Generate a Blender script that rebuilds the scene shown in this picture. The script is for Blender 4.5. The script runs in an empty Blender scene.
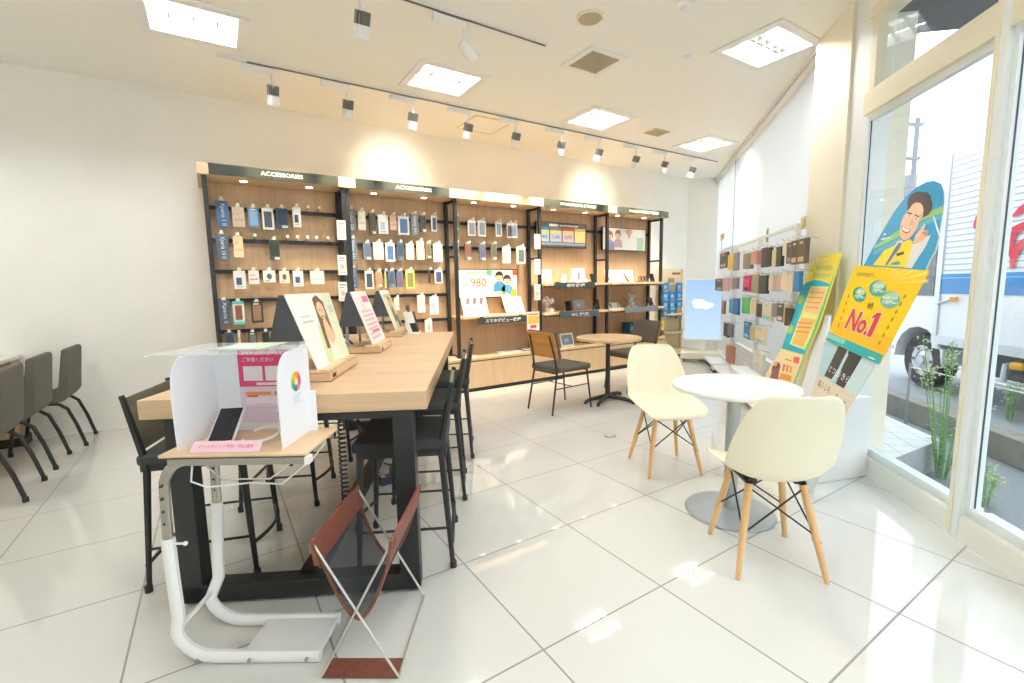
TUBE_E = 98.0; SPOT_TILT = 28; SKY = 2.5; SPOT_E = 110; GLOW_E = 34; DOWN_E = 2.0; EXPO = 0.36; PIL = .40
import bpy, bmesh, math, random
from mathutils import Vector, Matrix
random.seed(7)
SC = bpy.context.scene
COL = SC.collection
V = Vector
# ------------------------------------------------------------------ camera
F_PX = 462.768
PITCH, ROLL, YAW = 0.120102, -0.017985, 0.569784
CAM = V((-0.89657, -1.22698, 1.30020))
FW = V((math.sin(YAW)*math.cos(PITCH), math.cos(YAW)*math.cos(PITCH), -math.sin(PITCH)))
_R = V((math.cos(YAW), -math.sin(YAW), 0)); _U = _R.cross(FW)
RT = _R*math.cos(ROLL) + _U*math.sin(ROLL)
UP = -_R*math.sin(ROLL) + _U*math.cos(ROLL)
cd = bpy.data.cameras.new('camera'); cam = bpy.data.objects.new('camera', cd); COL.objects.link(cam)
cd.sensor_width = 36; cd.lens = 36*F_PX/1024; cd.clip_start = .02; cd.clip_end = 300
Mc = Matrix((RT, UP, -FW)).transposed().to_4x4(); Mc.translation = CAM
cam.matrix_world = Mc
SC.camera = cam

def ray(x, y): return FW + RT*((x-512)/F_PX) - UP*((y-341.5)/F_PX)
def at_z(x, y, z=0.0):
    d = ray(x, y); return CAM + d*((z-CAM.z)/d.z)
def at_y(x, y, Y):
    d = ray(x, y); return CAM + d*((Y-CAM.y)/d.y)
def at_pl(x, y, P, N):
    d = ray(x, y); return CAM + d*((P-CAM).dot(N)/d.dot(N))

# ------------------------------------------------------------------ materials
MATS = {}
def mat(name, col, rough=.5, metal=0.0, emit=0.0, spec=.5, var=0.0, scale=20.0, trans=0.0, alpha=1.0, coat=0.0):
    if name in MATS: return MATS[name]
    m = bpy.data.materials.new(name); m.use_nodes = True
    nt = m.node_tree; b = nt.nodes['Principled BSDF']
    c = tuple((x/255.0)**2.2 if max(col) > 1 else x for x in col)
    b.inputs['Base Color'].default_value = (*c, 1)
    b.inputs['Roughness'].default_value = rough
    b.inputs['Metallic'].default_value = metal
    b.inputs['Specular IOR Level'].default_value = spec
    if coat: b.inputs['Coat Weight'].default_value = coat
    if trans: b.inputs['Transmission Weight'].default_value = trans
    if alpha < 1: b.inputs['Alpha'].default_value = alpha
    if emit:
        b.inputs['Emission Color'].default_value = (*c, 1); b.inputs['Emission Strength'].default_value = emit
    if var:
        tc = nt.nodes.new('ShaderNodeTexCoord'); n = nt.nodes.new('ShaderNodeTexNoise')
        n.inputs['Scale'].default_value = scale; n.inputs['Detail'].default_value = 6
        r = nt.nodes.new('ShaderNodeValToRGB')
        r.color_ramp.elements[0].position = .3; r.color_ramp.elements[1].position = .7
        r.color_ramp.elements[0].color = (*[x*(1-var) for x in c], 1)
        r.color_ramp.elements[1].color = (*[min(1, x*(1+var)) for x in c], 1)
        nt.links.new(tc.outputs['Object'], n.inputs['Vector']); nt.links.new(n.outputs['Fac'], r.inputs['Fac'])
        nt.links.new(r.outputs['Color'], b.inputs['Base Color'])
    MATS[name] = m; return m

def wood(name, dark, light, axis=2, scale=1.0, rough=.45, fine=60.0):
    """straight-grained veneer: noise stretched along one axis"""
    if name in MATS: return MATS[name]
    m = bpy.data.materials.new(name); m.use_nodes = True
    nt = m.node_tree; b = nt.nodes['Principled BSDF']; b.inputs['Roughness'].default_value = rough
    lin = lambda c: tuple((x/255.0)**2.2 for x in c)
    tc = nt.nodes.new('ShaderNodeTexCoord'); mp = nt.nodes.new('ShaderNodeMapping')
    s = [9.0*scale]*3; s[axis] = .55*scale; mp.inputs['Scale'].default_value = s
    n1 = nt.nodes.new('ShaderNodeTexNoise'); n1.inputs['Scale'].default_value = 1.6; n1.inputs['Detail'].default_value = 3; n1.inputs['Distortion'].default_value = .5
    n2 = nt.nodes.new('ShaderNodeTexNoise'); n2.inputs['Scale'].default_value = fine/9.0; n2.inputs['Detail'].default_value = 5
    mx = nt.nodes.new('ShaderNodeMix'); mx.inputs['Factor'].default_value = .45
    nt.links.new(tc.outputs['Object'], mp.inputs['Vector'])
    nt.links.new(mp.outputs['Vector'], n1.inputs['Vector']); nt.links.new(mp.outputs['Vector'], n2.inputs['Vector'])
    nt.links.new(n1.outputs['Fac'], mx.inputs['A']); nt.links.new(n2.outputs['Fac'], mx.inputs['B'])
    r = nt.nodes.new('ShaderNodeValToRGB'); r.color_ramp.elements[0].position = .32; r.color_ramp.elements[1].position = .68
    r.color_ramp.elements[0].color = (*lin(dark), 1); r.color_ramp.elements[1].color = (*lin(light), 1)
    nt.links.new(mx.outputs['Result'], r.inputs['Fac']); nt.links.new(r.outputs['Color'], b.inputs['Base Color'])
    MATS[name] = m; return m

def P(r, g, b, rough=.5):      # flat printed / painted colour
    return mat('print_%02x%02x%02x_%d' % (r, g, b, int(rough*100)), (r, g, b), rough)

# ------------------------------------------------------------------ mesh builder
TXT = {}
def text_geo(s, bold=0.0):
    if (s, bold) not in TXT:
        c = bpy.data.curves.new('lettering_source', 'FONT'); c.body = s; c.resolution_u = 2; c.offset = bold
        o = bpy.data.objects.new('lettering_source', c); COL.objects.link(o)
        bpy.context.view_layer.update()
        me = bpy.data.meshes.new_from_object(o.evaluated_get(bpy.context.evaluated_depsgraph_get()))
        vs = [v.co.copy() for v in me.vertices]; fs = [tuple(p.vertices) for p in me.polygons]
        bpy.data.objects.remove(o); bpy.data.curves.remove(c); bpy.data.meshes.remove(me)
        x0 = min(v.x for v in vs); x1 = max(v.x for v in vs); y0 = min(v.y for v in vs); y1 = max(v.y for v in vs)
        TXT[(s, bold)] = ([((v.x-x0)/(x1-x0), (v.y-y0)/(y1-y0)) for v in vs], fs)
    return TXT[(s, bold)]

class MB:
    def __init__(s, m=None):
        s.v = []; s.f = []; s.fm = []; s.mats = []; s.c = 0
        if m: s.use(m)
    def use(s, m):
        if m not in s.mats: s.mats.append(m)
        s.c = s.mats.index(m); return s
    def add(s, vs, fs):
        o = len(s.v); s.v += [V(v) for v in vs]
        for f in fs: s.f.append(tuple(i+o for i in f)); s.fm.append(s.c)
        return s
    def box(s, c, sz, R=None):
        h = V(sz)*.5; c = V(c)
        pts = [V((x*h.x, y*h.y, z*h.z)) for x, y, z in ((-1,-1,-1),(1,-1,-1),(1,1,-1),(-1,1,-1),(-1,-1,1),(1,-1,1),(1,1,1),(-1,1,1))]
        if R is not None: pts = [R @ p for p in pts]
        return s.add([c+p for p in pts], [(0,3,2,1),(4,5,6,7),(0,1,5,4),(1,2,6,5),(2,3,7,6),(3,0,4,7)])
    def bb(s, a, b):           # box by two corners
        a = V(a); b = V(b); return s.box((a+b)/2, [abs(x) for x in (b-a)])
    def prism(s, pts, vec):
        pts = [V(p) for p in pts]; vec = V(vec); n = len(pts)
        nrm = sum(((pts[i]-pts[0]).cross(pts[(i+1) % n]-pts[0]) for i in range(1, n-1)), V())
        if nrm.dot(vec) > 0: pts = pts[::-1]
        fs = [tuple(range(n)), tuple(range(2*n-1, n-1, -1))]
        fs += [((i+1) % n, i, i+n, (i+1) % n+n) for i in range(n)]
        return s.add(pts+[p+vec for p in pts], fs)
    def poly(s, pts): return s.add(pts, [tuple(range(len(pts)))])
    def tube(s, pts, r, n=8, closed=False, caps=True, sq=None):
        pts = [V(p) for p in pts]; k = len(pts)
        rs = r if isinstance(r, (list, tuple)) else [r]*k
        vs = []; prev = None
        for i, p in enumerate(pts):
            if closed: t = (pts[(i+1) % k]-pts[i-1])
            elif i == 0: t = pts[1]-p
            elif i == k-1: t = p-pts[-2]
            else: t = (pts[i+1]-p).normalized()+(p-pts[i-1]).normalized()
            t.normalize()
            if prev is None:
                a = V((0, 0, 1)) if abs(t.z) < .9 else V((1, 0, 0))
                prev = (a-t*a.dot(t)).normalized()
            else:
                prev = (prev-t*prev.dot(t)).normalized()
            b = t.cross(prev)
            for j in range(n):
                an = 2*math.pi*(j+.5)/n
                if sq: 
                    ca, sa = math.cos(an), math.sin(an); q = max(abs(ca), abs(sa))
                    vs.append(p+prev*(ca/q*rs[i]*sq[0])+b*(sa/q*rs[i]*sq[1]))
                else: vs.append(p+prev*(math.cos(an)*rs[i])+b*(math.sin(an)*rs[i]))
        fs = []
        for i in range(k if closed else k-1):
            for j in range(n):
                a = i*n+j; b_ = i*n+(j+1) % n; c = ((i+1) % k)*n+(j+1) % n; d = ((i+1) % k)*n+j
                fs.append((a, b_, c, d))
        if caps and not closed: fs += [tuple(range(n-1, -1, -1)), tuple(range((k-1)*n, k*n))]
        return s.add(vs, fs)
    def bar(s, a, b, w, h, up=(0, 0, 1)):   # rectangular bar from a to b
        a = V(a); b = V(b); t = (b-a); L = t.length; t.normalize(); up = V(up)
        if abs(t.dot(up)) > .95: up = V((1, 0, 0))
        x = t.cross(up).normalized(); y = x.cross(t)
        R = Matrix((t, x, y)).transposed()
        return s.box((a+b)/2, (L, w, h), R)
    def lathe(s, prof, c, n=32, M=None, cap=True):
        c = V(c); vs = []; fs = []; k = len(prof)
        for r, z in prof:
            for j in range(n):
                a = 2*math.pi*j/n; p = V((r*math.cos(a), r*math.sin(a), z))
                vs.append(c+(M @ p if M else p))
        for i in range(k-1):
            for j in range(n):
                fs.append((i*n+j, i*n+(j+1) % n, (i+1)*n+(j+1) % n, (i+1)*n+j))
        if cap and prof[0][0] > 1e-6: fs.append(tuple(range(n-1, -1, -1)))
        if cap and prof[-1][0] > 1e-6: fs.append(tuple(range((k-1)*n, k*n)))
        return s.add(vs, fs)
    def sphere(s, c, r, n=12):
        pr = [(max(1e-7, r*math.sin(math.pi*i/8)), -r*math.cos(math.pi*i/8)) for i in range(9)]
        return s.lathe(pr, c, n)
    # flat print on a plane: O origin, ex/ey unit axes, n outward normal
    def rect(s, fr, x0, y0, x1, y1, lift=.001): return s.poly([fr(x0, y0, lift), fr(x1, y0, lift), fr(x1, y1, lift), fr(x0, y1, lift)])
    def disc(s, fr, x, y, r, lift=.001, n=20, ry=None):
        ry = ry or r
        return s.poly([fr(x+r*math.cos(2*math.pi*i/n), y+ry*math.sin(2*math.pi*i/n), lift) for i in range(n)])
    def text(s, fr, t, x0, y0, x1, y1, lift=.0015, slant=0.0, rot=0, bold=0.0):
        vs, fs = text_geo(t, bold)
        out = []
        for a, b in vs:
            if rot == 1: a, b = b, 1-a      # reads downwards
            out.append(fr(x0+(x1-x0)*(a+slant*b), y0+(y1-y0)*b, lift))
        return s.add(out, fs)
    def build(s, name, parent=None, smooth=None, bevel=0, seg=2, local=False, wn=False):
        vs = s.v
        if parent is not None:
            root = parent
            if not local:
                I = WM[root.name].inverted(); vs = [I @ v for v in vs]
        else:
            xs = [v.x for v in vs]; ys = [v.y for v in vs]; zs = [v.z for v in vs]
            o_ = V(((min(xs)+max(xs))/2, (min(ys)+max(ys))/2, min(zs))); vs = [v-o_ for v in vs]
        me = bpy.data.meshes.new(name); me.from_pydata([tuple(v) for v in vs], [], s.f)
        for m in s.mats: me.materials.append(m)
        for p, i in zip(me.polygons, s.fm): p.material_index = i
        me.update()
        if smooth:
            for p in me.polygons: p.use_smooth = True
            me.set_sharp_from_angle(angle=math.radians(smooth))
        o = bpy.data.objects.new(name, me); COL.objects.link(o)
        if parent is not None: o.parent = parent; WM[o.name] = WM[parent.name]
        else: o.location = o_; WM[o.name] = Matrix.Translation(o_)
        if bevel:
            b = o.modifiers.new('bevel', 'BEVEL'); b.width = bevel; b.segments = seg; b.limit_method = 'ANGLE'
        return o
WM = {}
def frame(O, ex, ey):
    O = V(O); ex = V(ex).normalized(); ey = V(ey).normalized(); n = ex.cross(ey)
    return lambda x, y, l=0.0: O+ex*x+ey*y+n*l
def thing(name, label, cat, loc=(0, 0, 0), rz=0.0, group=None):
    o = bpy.data.objects.new(name, None); COL.objects.link(o); o.empty_display_size = .05
    o.location = loc; o.rotation_euler = (0, 0, rz); o['label'] = label; o['category'] = cat
    if group: o['group'] = group
    WM[o.name] = Matrix.Translation(V(loc)) @ Matrix.Rotation(rz, 4, 'Z')
    return o
def tag(o, label, cat, group=None):
    o['label'] = label; o['category'] = cat
    if group: o['group'] = group
    return o
def struct(o, label=None):
    o['kind'] = 'structure'
    if label: o['label'] = label
    return o
def dup(root, loc, rz, label):
    r = root.copy(); COL.objects.link(r); r.location = loc; r.rotation_euler = (0, 0, rz); r['label'] = label
    for ch in list(root.children):
        c = ch.copy(); COL.objects.link(c); c.parent = r
        for g in list(ch.children):
            d = g.copy(); COL.objects.link(d); d.parent = c
    return r
ORD = ['first', 'second', 'third', 'fourth', 'fifth', 'sixth', 'seventh', 'eighth', 'ninth', 'tenth', 'eleventh', 'twelfth']

# ------------------------------------------------------------------ common materials
M_wall = mat('wall_paint', (248, 246, 239), .85, var=.015, scale=3)
M_ceil = mat('ceiling_paint', (246, 246, 238), .9, var=.008, scale=2)
M_white = mat('white_powder_coat', (240, 240, 238), .4)
M_whitep = mat('white_plastic', (244, 244, 242), .35)
M_cream = mat('cream_window_frame', (236, 229, 204), .5)
M_frame = mat('white_window_frame', (234, 240, 240), .45)
M_black = mat('black_powder_coat', (42, 43, 44), .45, var=.08, scale=30)
M_dark = mat('charcoal_board', (72, 76, 82), .6, var=.05, scale=12)
M_blackp = mat('black_plastic', (30, 30, 32), .4)
M_screen = mat('dark_glass_screen', (28, 30, 33), .12)
M_chrome = mat('chrome_steel', (176, 172, 164), .2, metal=1)
M_steel = mat('grey_steel', (158, 164, 168), .35, metal=.6)
M_grey = mat('grey_metallic_paint', (172, 178, 182), .4, metal=.3)
M_fab = mat('charcoal_upholstery', (66, 66, 66), .95, var=.18, scale=180)
M_fabg = mat('grey_tweed_upholstery', (98, 96, 88), .95, var=.16, scale=160)
M_fabb = mat('brown_grey_upholstery', (88, 82, 74), .95, var=.15, scale=150)
M_shell = mat('cream_moulded_plastic', (243, 236, 208), .38)
M_beech = wood('beech_wood', (216, 168, 112), (234, 192, 138), 2, 1.6, .45)
M_oakv = wood('oak_veneer_panel', (186, 152, 118), (206, 174, 138), 2, 1.0, .5)
M_oakh = wood('oak_veneer_header', (206, 176, 138), (222, 194, 156), 0, 1.0, .75)
M_oakb = wood('oak_veneer_base', (202, 170, 132), (220, 190, 152), 2, 1.0, .5)
M_table = wood('light_oak_tabletop', (200, 166, 130), (220, 190, 154), 1, .8, .38)
M_teak = wood('orange_teak_board', (178, 116, 52), (208, 146, 74), 0, 2.0, .45)
M_greyw = wood('grey_green_wood', (84, 84, 70), (112, 110, 92), 0, 1.6, .5)
M_maple = wood('pale_maple_board', (222, 186, 146), (238, 208, 170), 0, 1.4, .45)
M_leather = mat('brown_leather', (124, 72, 58), .55, var=.12, scale=40)
M_mesh = mat('dark_mesh_fabric', (64, 68, 70), .9, var=.1, scale=300, alpha=.78)
M_acry = mat('clear_acrylic', (236, 246, 244), .05, alpha=.28)
M_glass = None
def make_glass():
    m = bpy.data.materials.new('window_glass'); m.use_nodes = True; nt = m.node_tree
    for n in list(nt.nodes): nt.nodes.remove(n)
    out = nt.nodes.new('ShaderNodeOutputMaterial'); mix = nt.nodes.new('ShaderNodeMixShader')
    tr = nt.nodes.new('ShaderNodeBsdfTransparent'); gl = nt.nodes.new('ShaderNodeBsdfGlossy'); ge = nt.nodes.new('ShaderNodeNewGeometry'); dt = nt.nodes.new('ShaderNodeVectorMath'); dt.operation = 'DOT_PRODUCT'
    nt.links.new(ge.outputs['Normal'], dt.inputs[0]); nt.links.new(ge.outputs['Incoming'], dt.inputs[1])
    def mth(op, a, v=None, rev=False):
        n = nt.nodes.new('ShaderNodeMath'); n.operation = op; nt.links.new(a, n.inputs[1 if rev else 0])
        if v is not None: n.inputs[0 if rev else 1].default_value = v
        return n.outputs[0]
    q = mth('ABSOLUTE', dt.outputs['Value']); q = mth('SUBTRACT', q, 1.0, True); q = mth('POWER', q, 5.0); q = mth('MULTIPLY', q, .9); q = mth('ADD', q, .05)
    gl.inputs['Roughness'].default_value = .01
    tr.inputs['Color'].default_value = (.95, .985, .985, 1)
    nt.links.new(q, mix.inputs[0]); nt.links.new(tr.outputs[0], mix.inputs[1]); nt.links.new(gl.outputs[0], mix.inputs[2])
    nt.links.new(mix.outputs[0], out.inputs[0]); return m
M_glass = make_glass()
def make_blind():
    m = bpy.data.materials.new('white_blind_fabric'); m.use_nodes = True; nt = m.node_tree
    for n in list(nt.nodes): nt.nodes.remove(n)
    out = nt.nodes.new('ShaderNodeOutputMaterial'); mix = nt.nodes.new('ShaderNodeMixShader')
    d = nt.nodes.new('ShaderNodeBsdfDiffuse'); t = nt.nodes.new('ShaderNodeBsdfTranslucent')
    tc = nt.nodes.new('ShaderNodeTexCoord'); n = nt.nodes.new('ShaderNodeTexNoise'); n.inputs['Scale'].default_value = 220
    r = nt.nodes.new('ShaderNodeValToRGB'); r.color_ramp.elements[0].color = (.93, .93, .92, 1); r.color_ramp.elements[1].color = (.97, .97, .96, 1)
    nt.links.new(tc.outputs['Object'], n.inputs['Vector']); nt.links.new(n.outputs['Fac'], r.inputs['Fac'])
    nt.links.new(r.outputs[0], d.inputs[0]); nt.links.new(r.outputs[0], t.inputs[0])
    mix.inputs[0].default_value = .66
    nt.links.new(d.outputs[0], mix.inputs[1]); nt.links.new(t.outputs[0], mix.inputs[2]); nt.links.new(mix.outputs[0], out.inputs[0]); return m
M_blind = make_blind()
def make_tiles():
    m = bpy.data.materials.new('glossy_floor_tile'); m.use_nodes = True; nt = m.node_tree; b = nt.nodes['Principled BSDF']
    g = nt.nodes.new('ShaderNodeNewGeometry'); sp = nt.nodes.new('ShaderNodeSeparateXYZ'); nt.links.new(g.outputs['Position'], sp.inputs[0])
    ds = []
    def math_(op, a, bval=None, c=None):
        n = nt.nodes.new('ShaderNodeMath'); n.operation = op
        if isinstance(a, float): n.inputs[0].default_value = a
        else: nt.links.new(a, n.inputs[0])
        if bval is not None:
            if isinstance(bval, float): n.inputs[1].default_value = bval
            else: nt.links.new(bval, n.inputs[1])
        return n.outputs[0]
    for k in ('X', 'Y'):
        q = math_('DIVIDE', sp.outputs[k], .63); q = math_('ADD', q, 100.5); q = math_('FRACT', q)
        q = math_('SUBTRACT', q, .5); q = math_('ABSOLUTE', q); ds.append(q)
    dm = math_('MINIMUM', ds[0], ds[1]); line = math_('LESS_THAN', dm, .0058)
    n = nt.nodes.new('ShaderNodeTexNoise'); n.inputs['Scale'].default_value = 1.3; nt.links.new(g.outputs['Position'], n.inputs['Vector'])
    r = nt.nodes.new('ShaderNodeValToRGB'); r.color_ramp.elements[0].color = (.70, .695, .65, 1); r.color_ramp.elements[1].color = (.74, .735, .695, 1)
    nt.links.new(n.outputs['Fac'], r.inputs['Fac'])
    mx = nt.nodes.new('ShaderNodeMix'); mx.data_type = 'RGBA'
    nt.links.new(line, mx.inputs['Factor']); nt.links.new(r.outputs[0], mx.inputs['A']); mx.inputs['B'].default_value = (.30, .28, .24, 1)
    nt.links.new(mx.outputs['Result'], b.inputs['Base Color'])
    ro = math_('MULTIPLY', line, .4); ro = math_('ADD', ro, .022); nt.links.new(ro, b.inputs['Roughness'])
    b.inputs['Specular IOR Level'].default_value = .6
    return m
M_tile = make_tiles()

# ------------------------------------------------------------------ room geometry
H = 3.22
YW = 4.5
A = V((2.642, -.032, 0)); W = V((.672, .741, 0)); W.normalize(); N = V((.741, -.672, 0)); N.normalize()
def win(w, o, z): return A + W*w + N*o + V((0, 0, z))      # along window line, outwards, up
LAMPS = [(-.855, 3.0, 'over the left end of the shelves'), (1.08, 2.96, 'above the bar table, behind the single spotlight'),
         (3.07, 3.0, 'third along the row in front of the track'), (5.07, 2.98, 'farthest, by the window corner'), (3.12, 1.05, 'nearest the tall window'),
         (1.10, 1.02, 'out of view above the round table'), (-.88, 1.02, 'out of view above the magazine rack'), (-2.8, 3.0, 'added above the reception counter, out of view, to brighten the wall'), (1.0, -1.1, 'out of view beside the windows'), (-.9, -1.3, 'out of view above the camera')]  # lamp over the reception counter is added, unseen, to brighten the left wall
LW, LD = .29, .25    # half sizes of the opening

# floor, ceiling with openings for the recessed lamps, walls
m = MB(M_tile); m.poly([(-3.6, -4.2, 0), win(-5.6, 0, 0), win(6.12, 0, 0), win(6.12, .62, 0), (7.3, YW, 0), (-3.6, YW, 0)])
m.poly([win(1.12, .0, 0), win(1.12, .62, 0), win(6.12, .62, 0), win(6.12, .0, 0)][::-1])
struct(m.build('floor'), 'glossy cream tiled floor')
m = MB(M_ceil)
xs = sorted({-3.6, 8.2} | {l[0]-LW for l in LAMPS} | {l[0]+LW for l in LAMPS})
ys = sorted({-4.2, 4.8} | {l[1]-LD for l in LAMPS} | {l[1]+LD for l in LAMPS})
for i in range(len(xs)-1):
    for j in range(len(ys)-1):
        cx = (xs[i]+xs[i+1])/2; cy = (ys[j]+ys[j+1])/2
        if any(abs(cx-l[0]) < LW and abs(cy-l[1]) < LD for l in LAMPS): continue
        pl = [V(q) for q in ((xs[i], ys[j], H), (xs[i], ys[j+1], H), (xs[i+1], ys[j+1], H), (xs[i+1], ys[j], H))]
        off = lambda q: (q-A).dot(N)-.75
        out = []
        for k in range(4):
            a, b = pl[k-1], pl[k]; da, db = off(a), off(b)
            if (da <= 0) != (db <= 0): out.append(a.lerp(b, da/(da-db)))
            if db <= 0: out.append(b)
        if len(out) > 2: m.poly(out)
struct(m.build('ceiling'), 'cream ceiling with recessed lamps')
xr = 6.75
m = MB(M_wall); m.bb((-3.6, YW, 0), (xr+.05, YW+.15, H)); struct(m.build('wall_back'), 'long cream wall behind the shelves')
m = MB(M_wall); m.bb((-3.75, -4.2, 0), (-3.6, YW+.15, H)); struct(m.build('wall_left'))
m = MB(M_wall); m.bb((-3.75, -4.35, 0), (win(-5.6, 0, 0).x, -4.2, H)); struct(m.build('wall_front'))
m = MB(M_wall); m.prism([win(6.12, 0, 0), win(6.12, .75, 0), win(6.4, .75, 0), win(6.4, 0, 0)], (0, 0, H)); struct(m.build('wall_corner'), 'narrow beige return wall at the far corner')
# pillar between the blinds and the tall window
m = MB(mat('pillar_paint', (240, 234, 214), .85, var=.01, scale=3)); m.prism([win(.57, 0, 0), win(1.12, 0, 0), win(1.12, PIL, 0), win(.57, PIL, 0)], (0, 0, H))
struct(m.build('wall_pillar'), 'cream pillar between the blinds and the tall window')
m = MB(M_frame); m.prism([win(.36, .02, 0), win(.58, .02, 0), win(.58, .16, 0), win(.36, .16, 0)], (0, 0, H)); struct(m.build('trim_1'), 'white casing beside the tall window')
# wall over the windows
m = MB(M_wall); m.prism([win(-5.6, 0, 3.06), win(.38, 0, 3.06), win(.38, .2, 3.06), win(-5.6, .2, 3.06)], (0, 0, H-3.06)); struct(m.build('wall_over_window'))

def fixed_window(name, w0, w1, label):
    """tall shop window between w0 (right in the photo) and w1: sill, head, transom pane and big pane"""
    root = thing(name, label, 'window', win((w0+w1)/2, .05, 0)); del root['category']; root['kind'] = 'structure'
    m = MB(M_cream)
    m.prism([win(w0, 0, 2.39), win(w1, 0, 2.39), win(w1, .14, 2.39), win(w0, .14, 2.39)], (0, 0, .145))
    m.prism([win(w0, .0, 3.0), win(w1, .0, 3.0), win(w1, .14, 3.0), win(w0, .14, 3.0)], (0, 0, .07))
    m.prism([win(w1-.07, .02, 2.535), win(w1, .02, 2.535), win(w1, .12, 2.535), win(w1-.07, .12, 2.535)], (0, 0, .47))
    m.prism([win(w0, .02, 2.535), win(w0+.05, .02, 2.535), win(w0+.05, .12, 2.535), win(w0, .12, 2.535)], (0, 0, .47))
    m.build('transom_frame', root, bevel=.004)
    m = MB(mat('sill_paint', (238, 238, 228), .45)); m.prism([win(w0, 0, 0), win(w1, 0, 0), win(w1, .06, 0), win(w0, .06, 0)], (0, 0, .125))
    m.use(M_frame); m.prism([win(w0, .03, .125), win(w1, .03, .125), win(w1, .14, .125), win(w0, .14, .125)], (0, 0, .022))
    m.prism([win(w0, .06, 0), win(w1, .06, 0), win(w1, .14, 0), win(w0, .14, 0)], (0, 0, .125))
    m.build('sill', root, bevel=.004)
    m = MB(M_frame)
    for a, b in ((w0, w0+.012), (w1-.03, w1)):
        m.prism([win(a, .022, .147), win(b, .022, .147), win(b, .062, .147), win(a, .062, .147)], (0, 0, 2.243))
    m.prism([win(w0+.012, .025, 2.35), win(w1-.03, .025, 2.35), win(w1-.03, .06, 2.35), win(w0+.012, .06, 2.35)], (0, 0, .04))
    m.prism([win(w0+.012, .025, .147), win(w1-.03, .025, .147), win(w1-.03, .06, .147), win(w0+.012, .06, .147)], (0, 0, .03))
    m.use(P(70, 78, 82)); 
    m.prism([win(w1-.033, .038, .17), win(w1-.03, .038, .17), win(w1-.03, .044, .17), win(w1-.033, .044, .17)], (0, 0, 2.18))
    m.build('pane_frame', root)
    m = MB(M_glass); m.poly([win(w0+.005, .042, .16), win(w1-.02, .042, .16), win(w1-.02, .042, 2.36), win(w0+.005, .042, 2.36)])
    m.poly([win(w0+.04, .05, 2.53), win(w1-.06, .05, 2.53), win(w1-.06, .05, 3.01), win(w0+.04, .05, 3.01)])
    m.build('pane', root)
    return root
fixed_window('window_1', -.70, .37, 'tall shop window left of the upright post')
fixed_window('window_2', -2.235, -.745, 'tall shop window right of the upright post')
fixed_window('window_4', -3.935, -2.28, 'tall shop window beyond the right edge of the photo')
fixed_window('window_5', -5.6, -3.98, 'tall shop window farthest to the right')
for k, w in enumerate((-.745, -2.28, -3.98)):
    m = MB(M_cream); m.prism([win(w+.042, -.006, 0), win(w+.068, -.006, 0), win(w+.068, .09, 0), win(w+.042, .09, 0)], (0, 0, 3.06))
    m.use(M_frame); m.prism([win(w-.002, -.002, 0), win(w+.042, -.002, 0), win(w+.042, .09, 0), win(w-.002, .09, 0)], (0, 0, 3.06))
    struct(m.build('trim_%d' % (k+2), bevel=.003), 'cream upright post between two tall windows' if k == 0 else None)

# recess with the two roller blinds, windows behind them
def boff(w): return .14 + .09*(w-1.8)
def bl(w, z, d=0.0): return win(w, boff(w)+d, z)
m = MB(M_glass); m.poly([bl(1.12, .35, .1), bl(6.12, .35, .1), bl(6.12, 3.1, .1), bl(1.12, 3.1, .1)]); g = m.build('window_3'); struct(g, 'window behind the roller blinds')
m = MB(M_wall); m.prism([bl(1.12, 0, .06), bl(6.12, 0, .06), bl(6.12, 0, .16), bl(1.12, 0, .16)], (0, 0, .35)); struct(m.build('wall_under_blinds'))
m = MB(M_frame)
for w in (1.2, 2.9, 4.42, 6.05): m.prism([bl(w, .35, .07), bl(w+.06, .35, .07), bl(w+.06, .35, .13), bl(w, .35, .13)], (0, 0, 2.75))
m.prism([bl(1.12, 3.1, .06), bl(6.12, 3.1, .06), bl(6.12, 3.1, .16), bl(1.12, 3.1, .16)], (0, 0, H-3.1)); struct(m.build('trim_6'))
for nm, a, b, lb in (('near', 1.16, 4.36, 'wide white roller blind beside the cream pillar'), ('far', 4.44, 6.06, 'narrow white roller blind in the far corner')):
    root = thing('roller_blind', lb, 'blind', bl((a+b)/2, 0), math.atan2(W.y+N.y*.09, W.x+N.x*.09), 'roller blinds')
    m = MB(M_blind); m.prism([bl(a, .45), bl(b, .45), bl(b, .45, .002), bl(a, .45, .002)], (0, 0, 2.70)); m.build('blind_fabric', root)
    m = MB(M_white); m.tube([bl(a-.02, 3.155), bl(b+.02, 3.155)], .038, 12); m.bar(bl(a-.02, 3.205, -.01), bl(b+.02, 3.205, -.01), .08, .03)
    m.use(M_whitep); m.bar(bl(a-.03, 3.16, 0), bl(a-.015, 3.16, 0), .1, .1)
    m.build('headrail', root, smooth=40)
    m = MB(M_whitep); m.bar(bl(a, .45), bl(b, .45), .014, .022); m.build('hem_bar', root)
    m = MB(P(90, 92, 92)); m.tube([bl(a-.012, 3.12, -.03), bl(a-.012, 1.2, -.03)], .003, 6); m.build('pull_cord', root)
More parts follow.
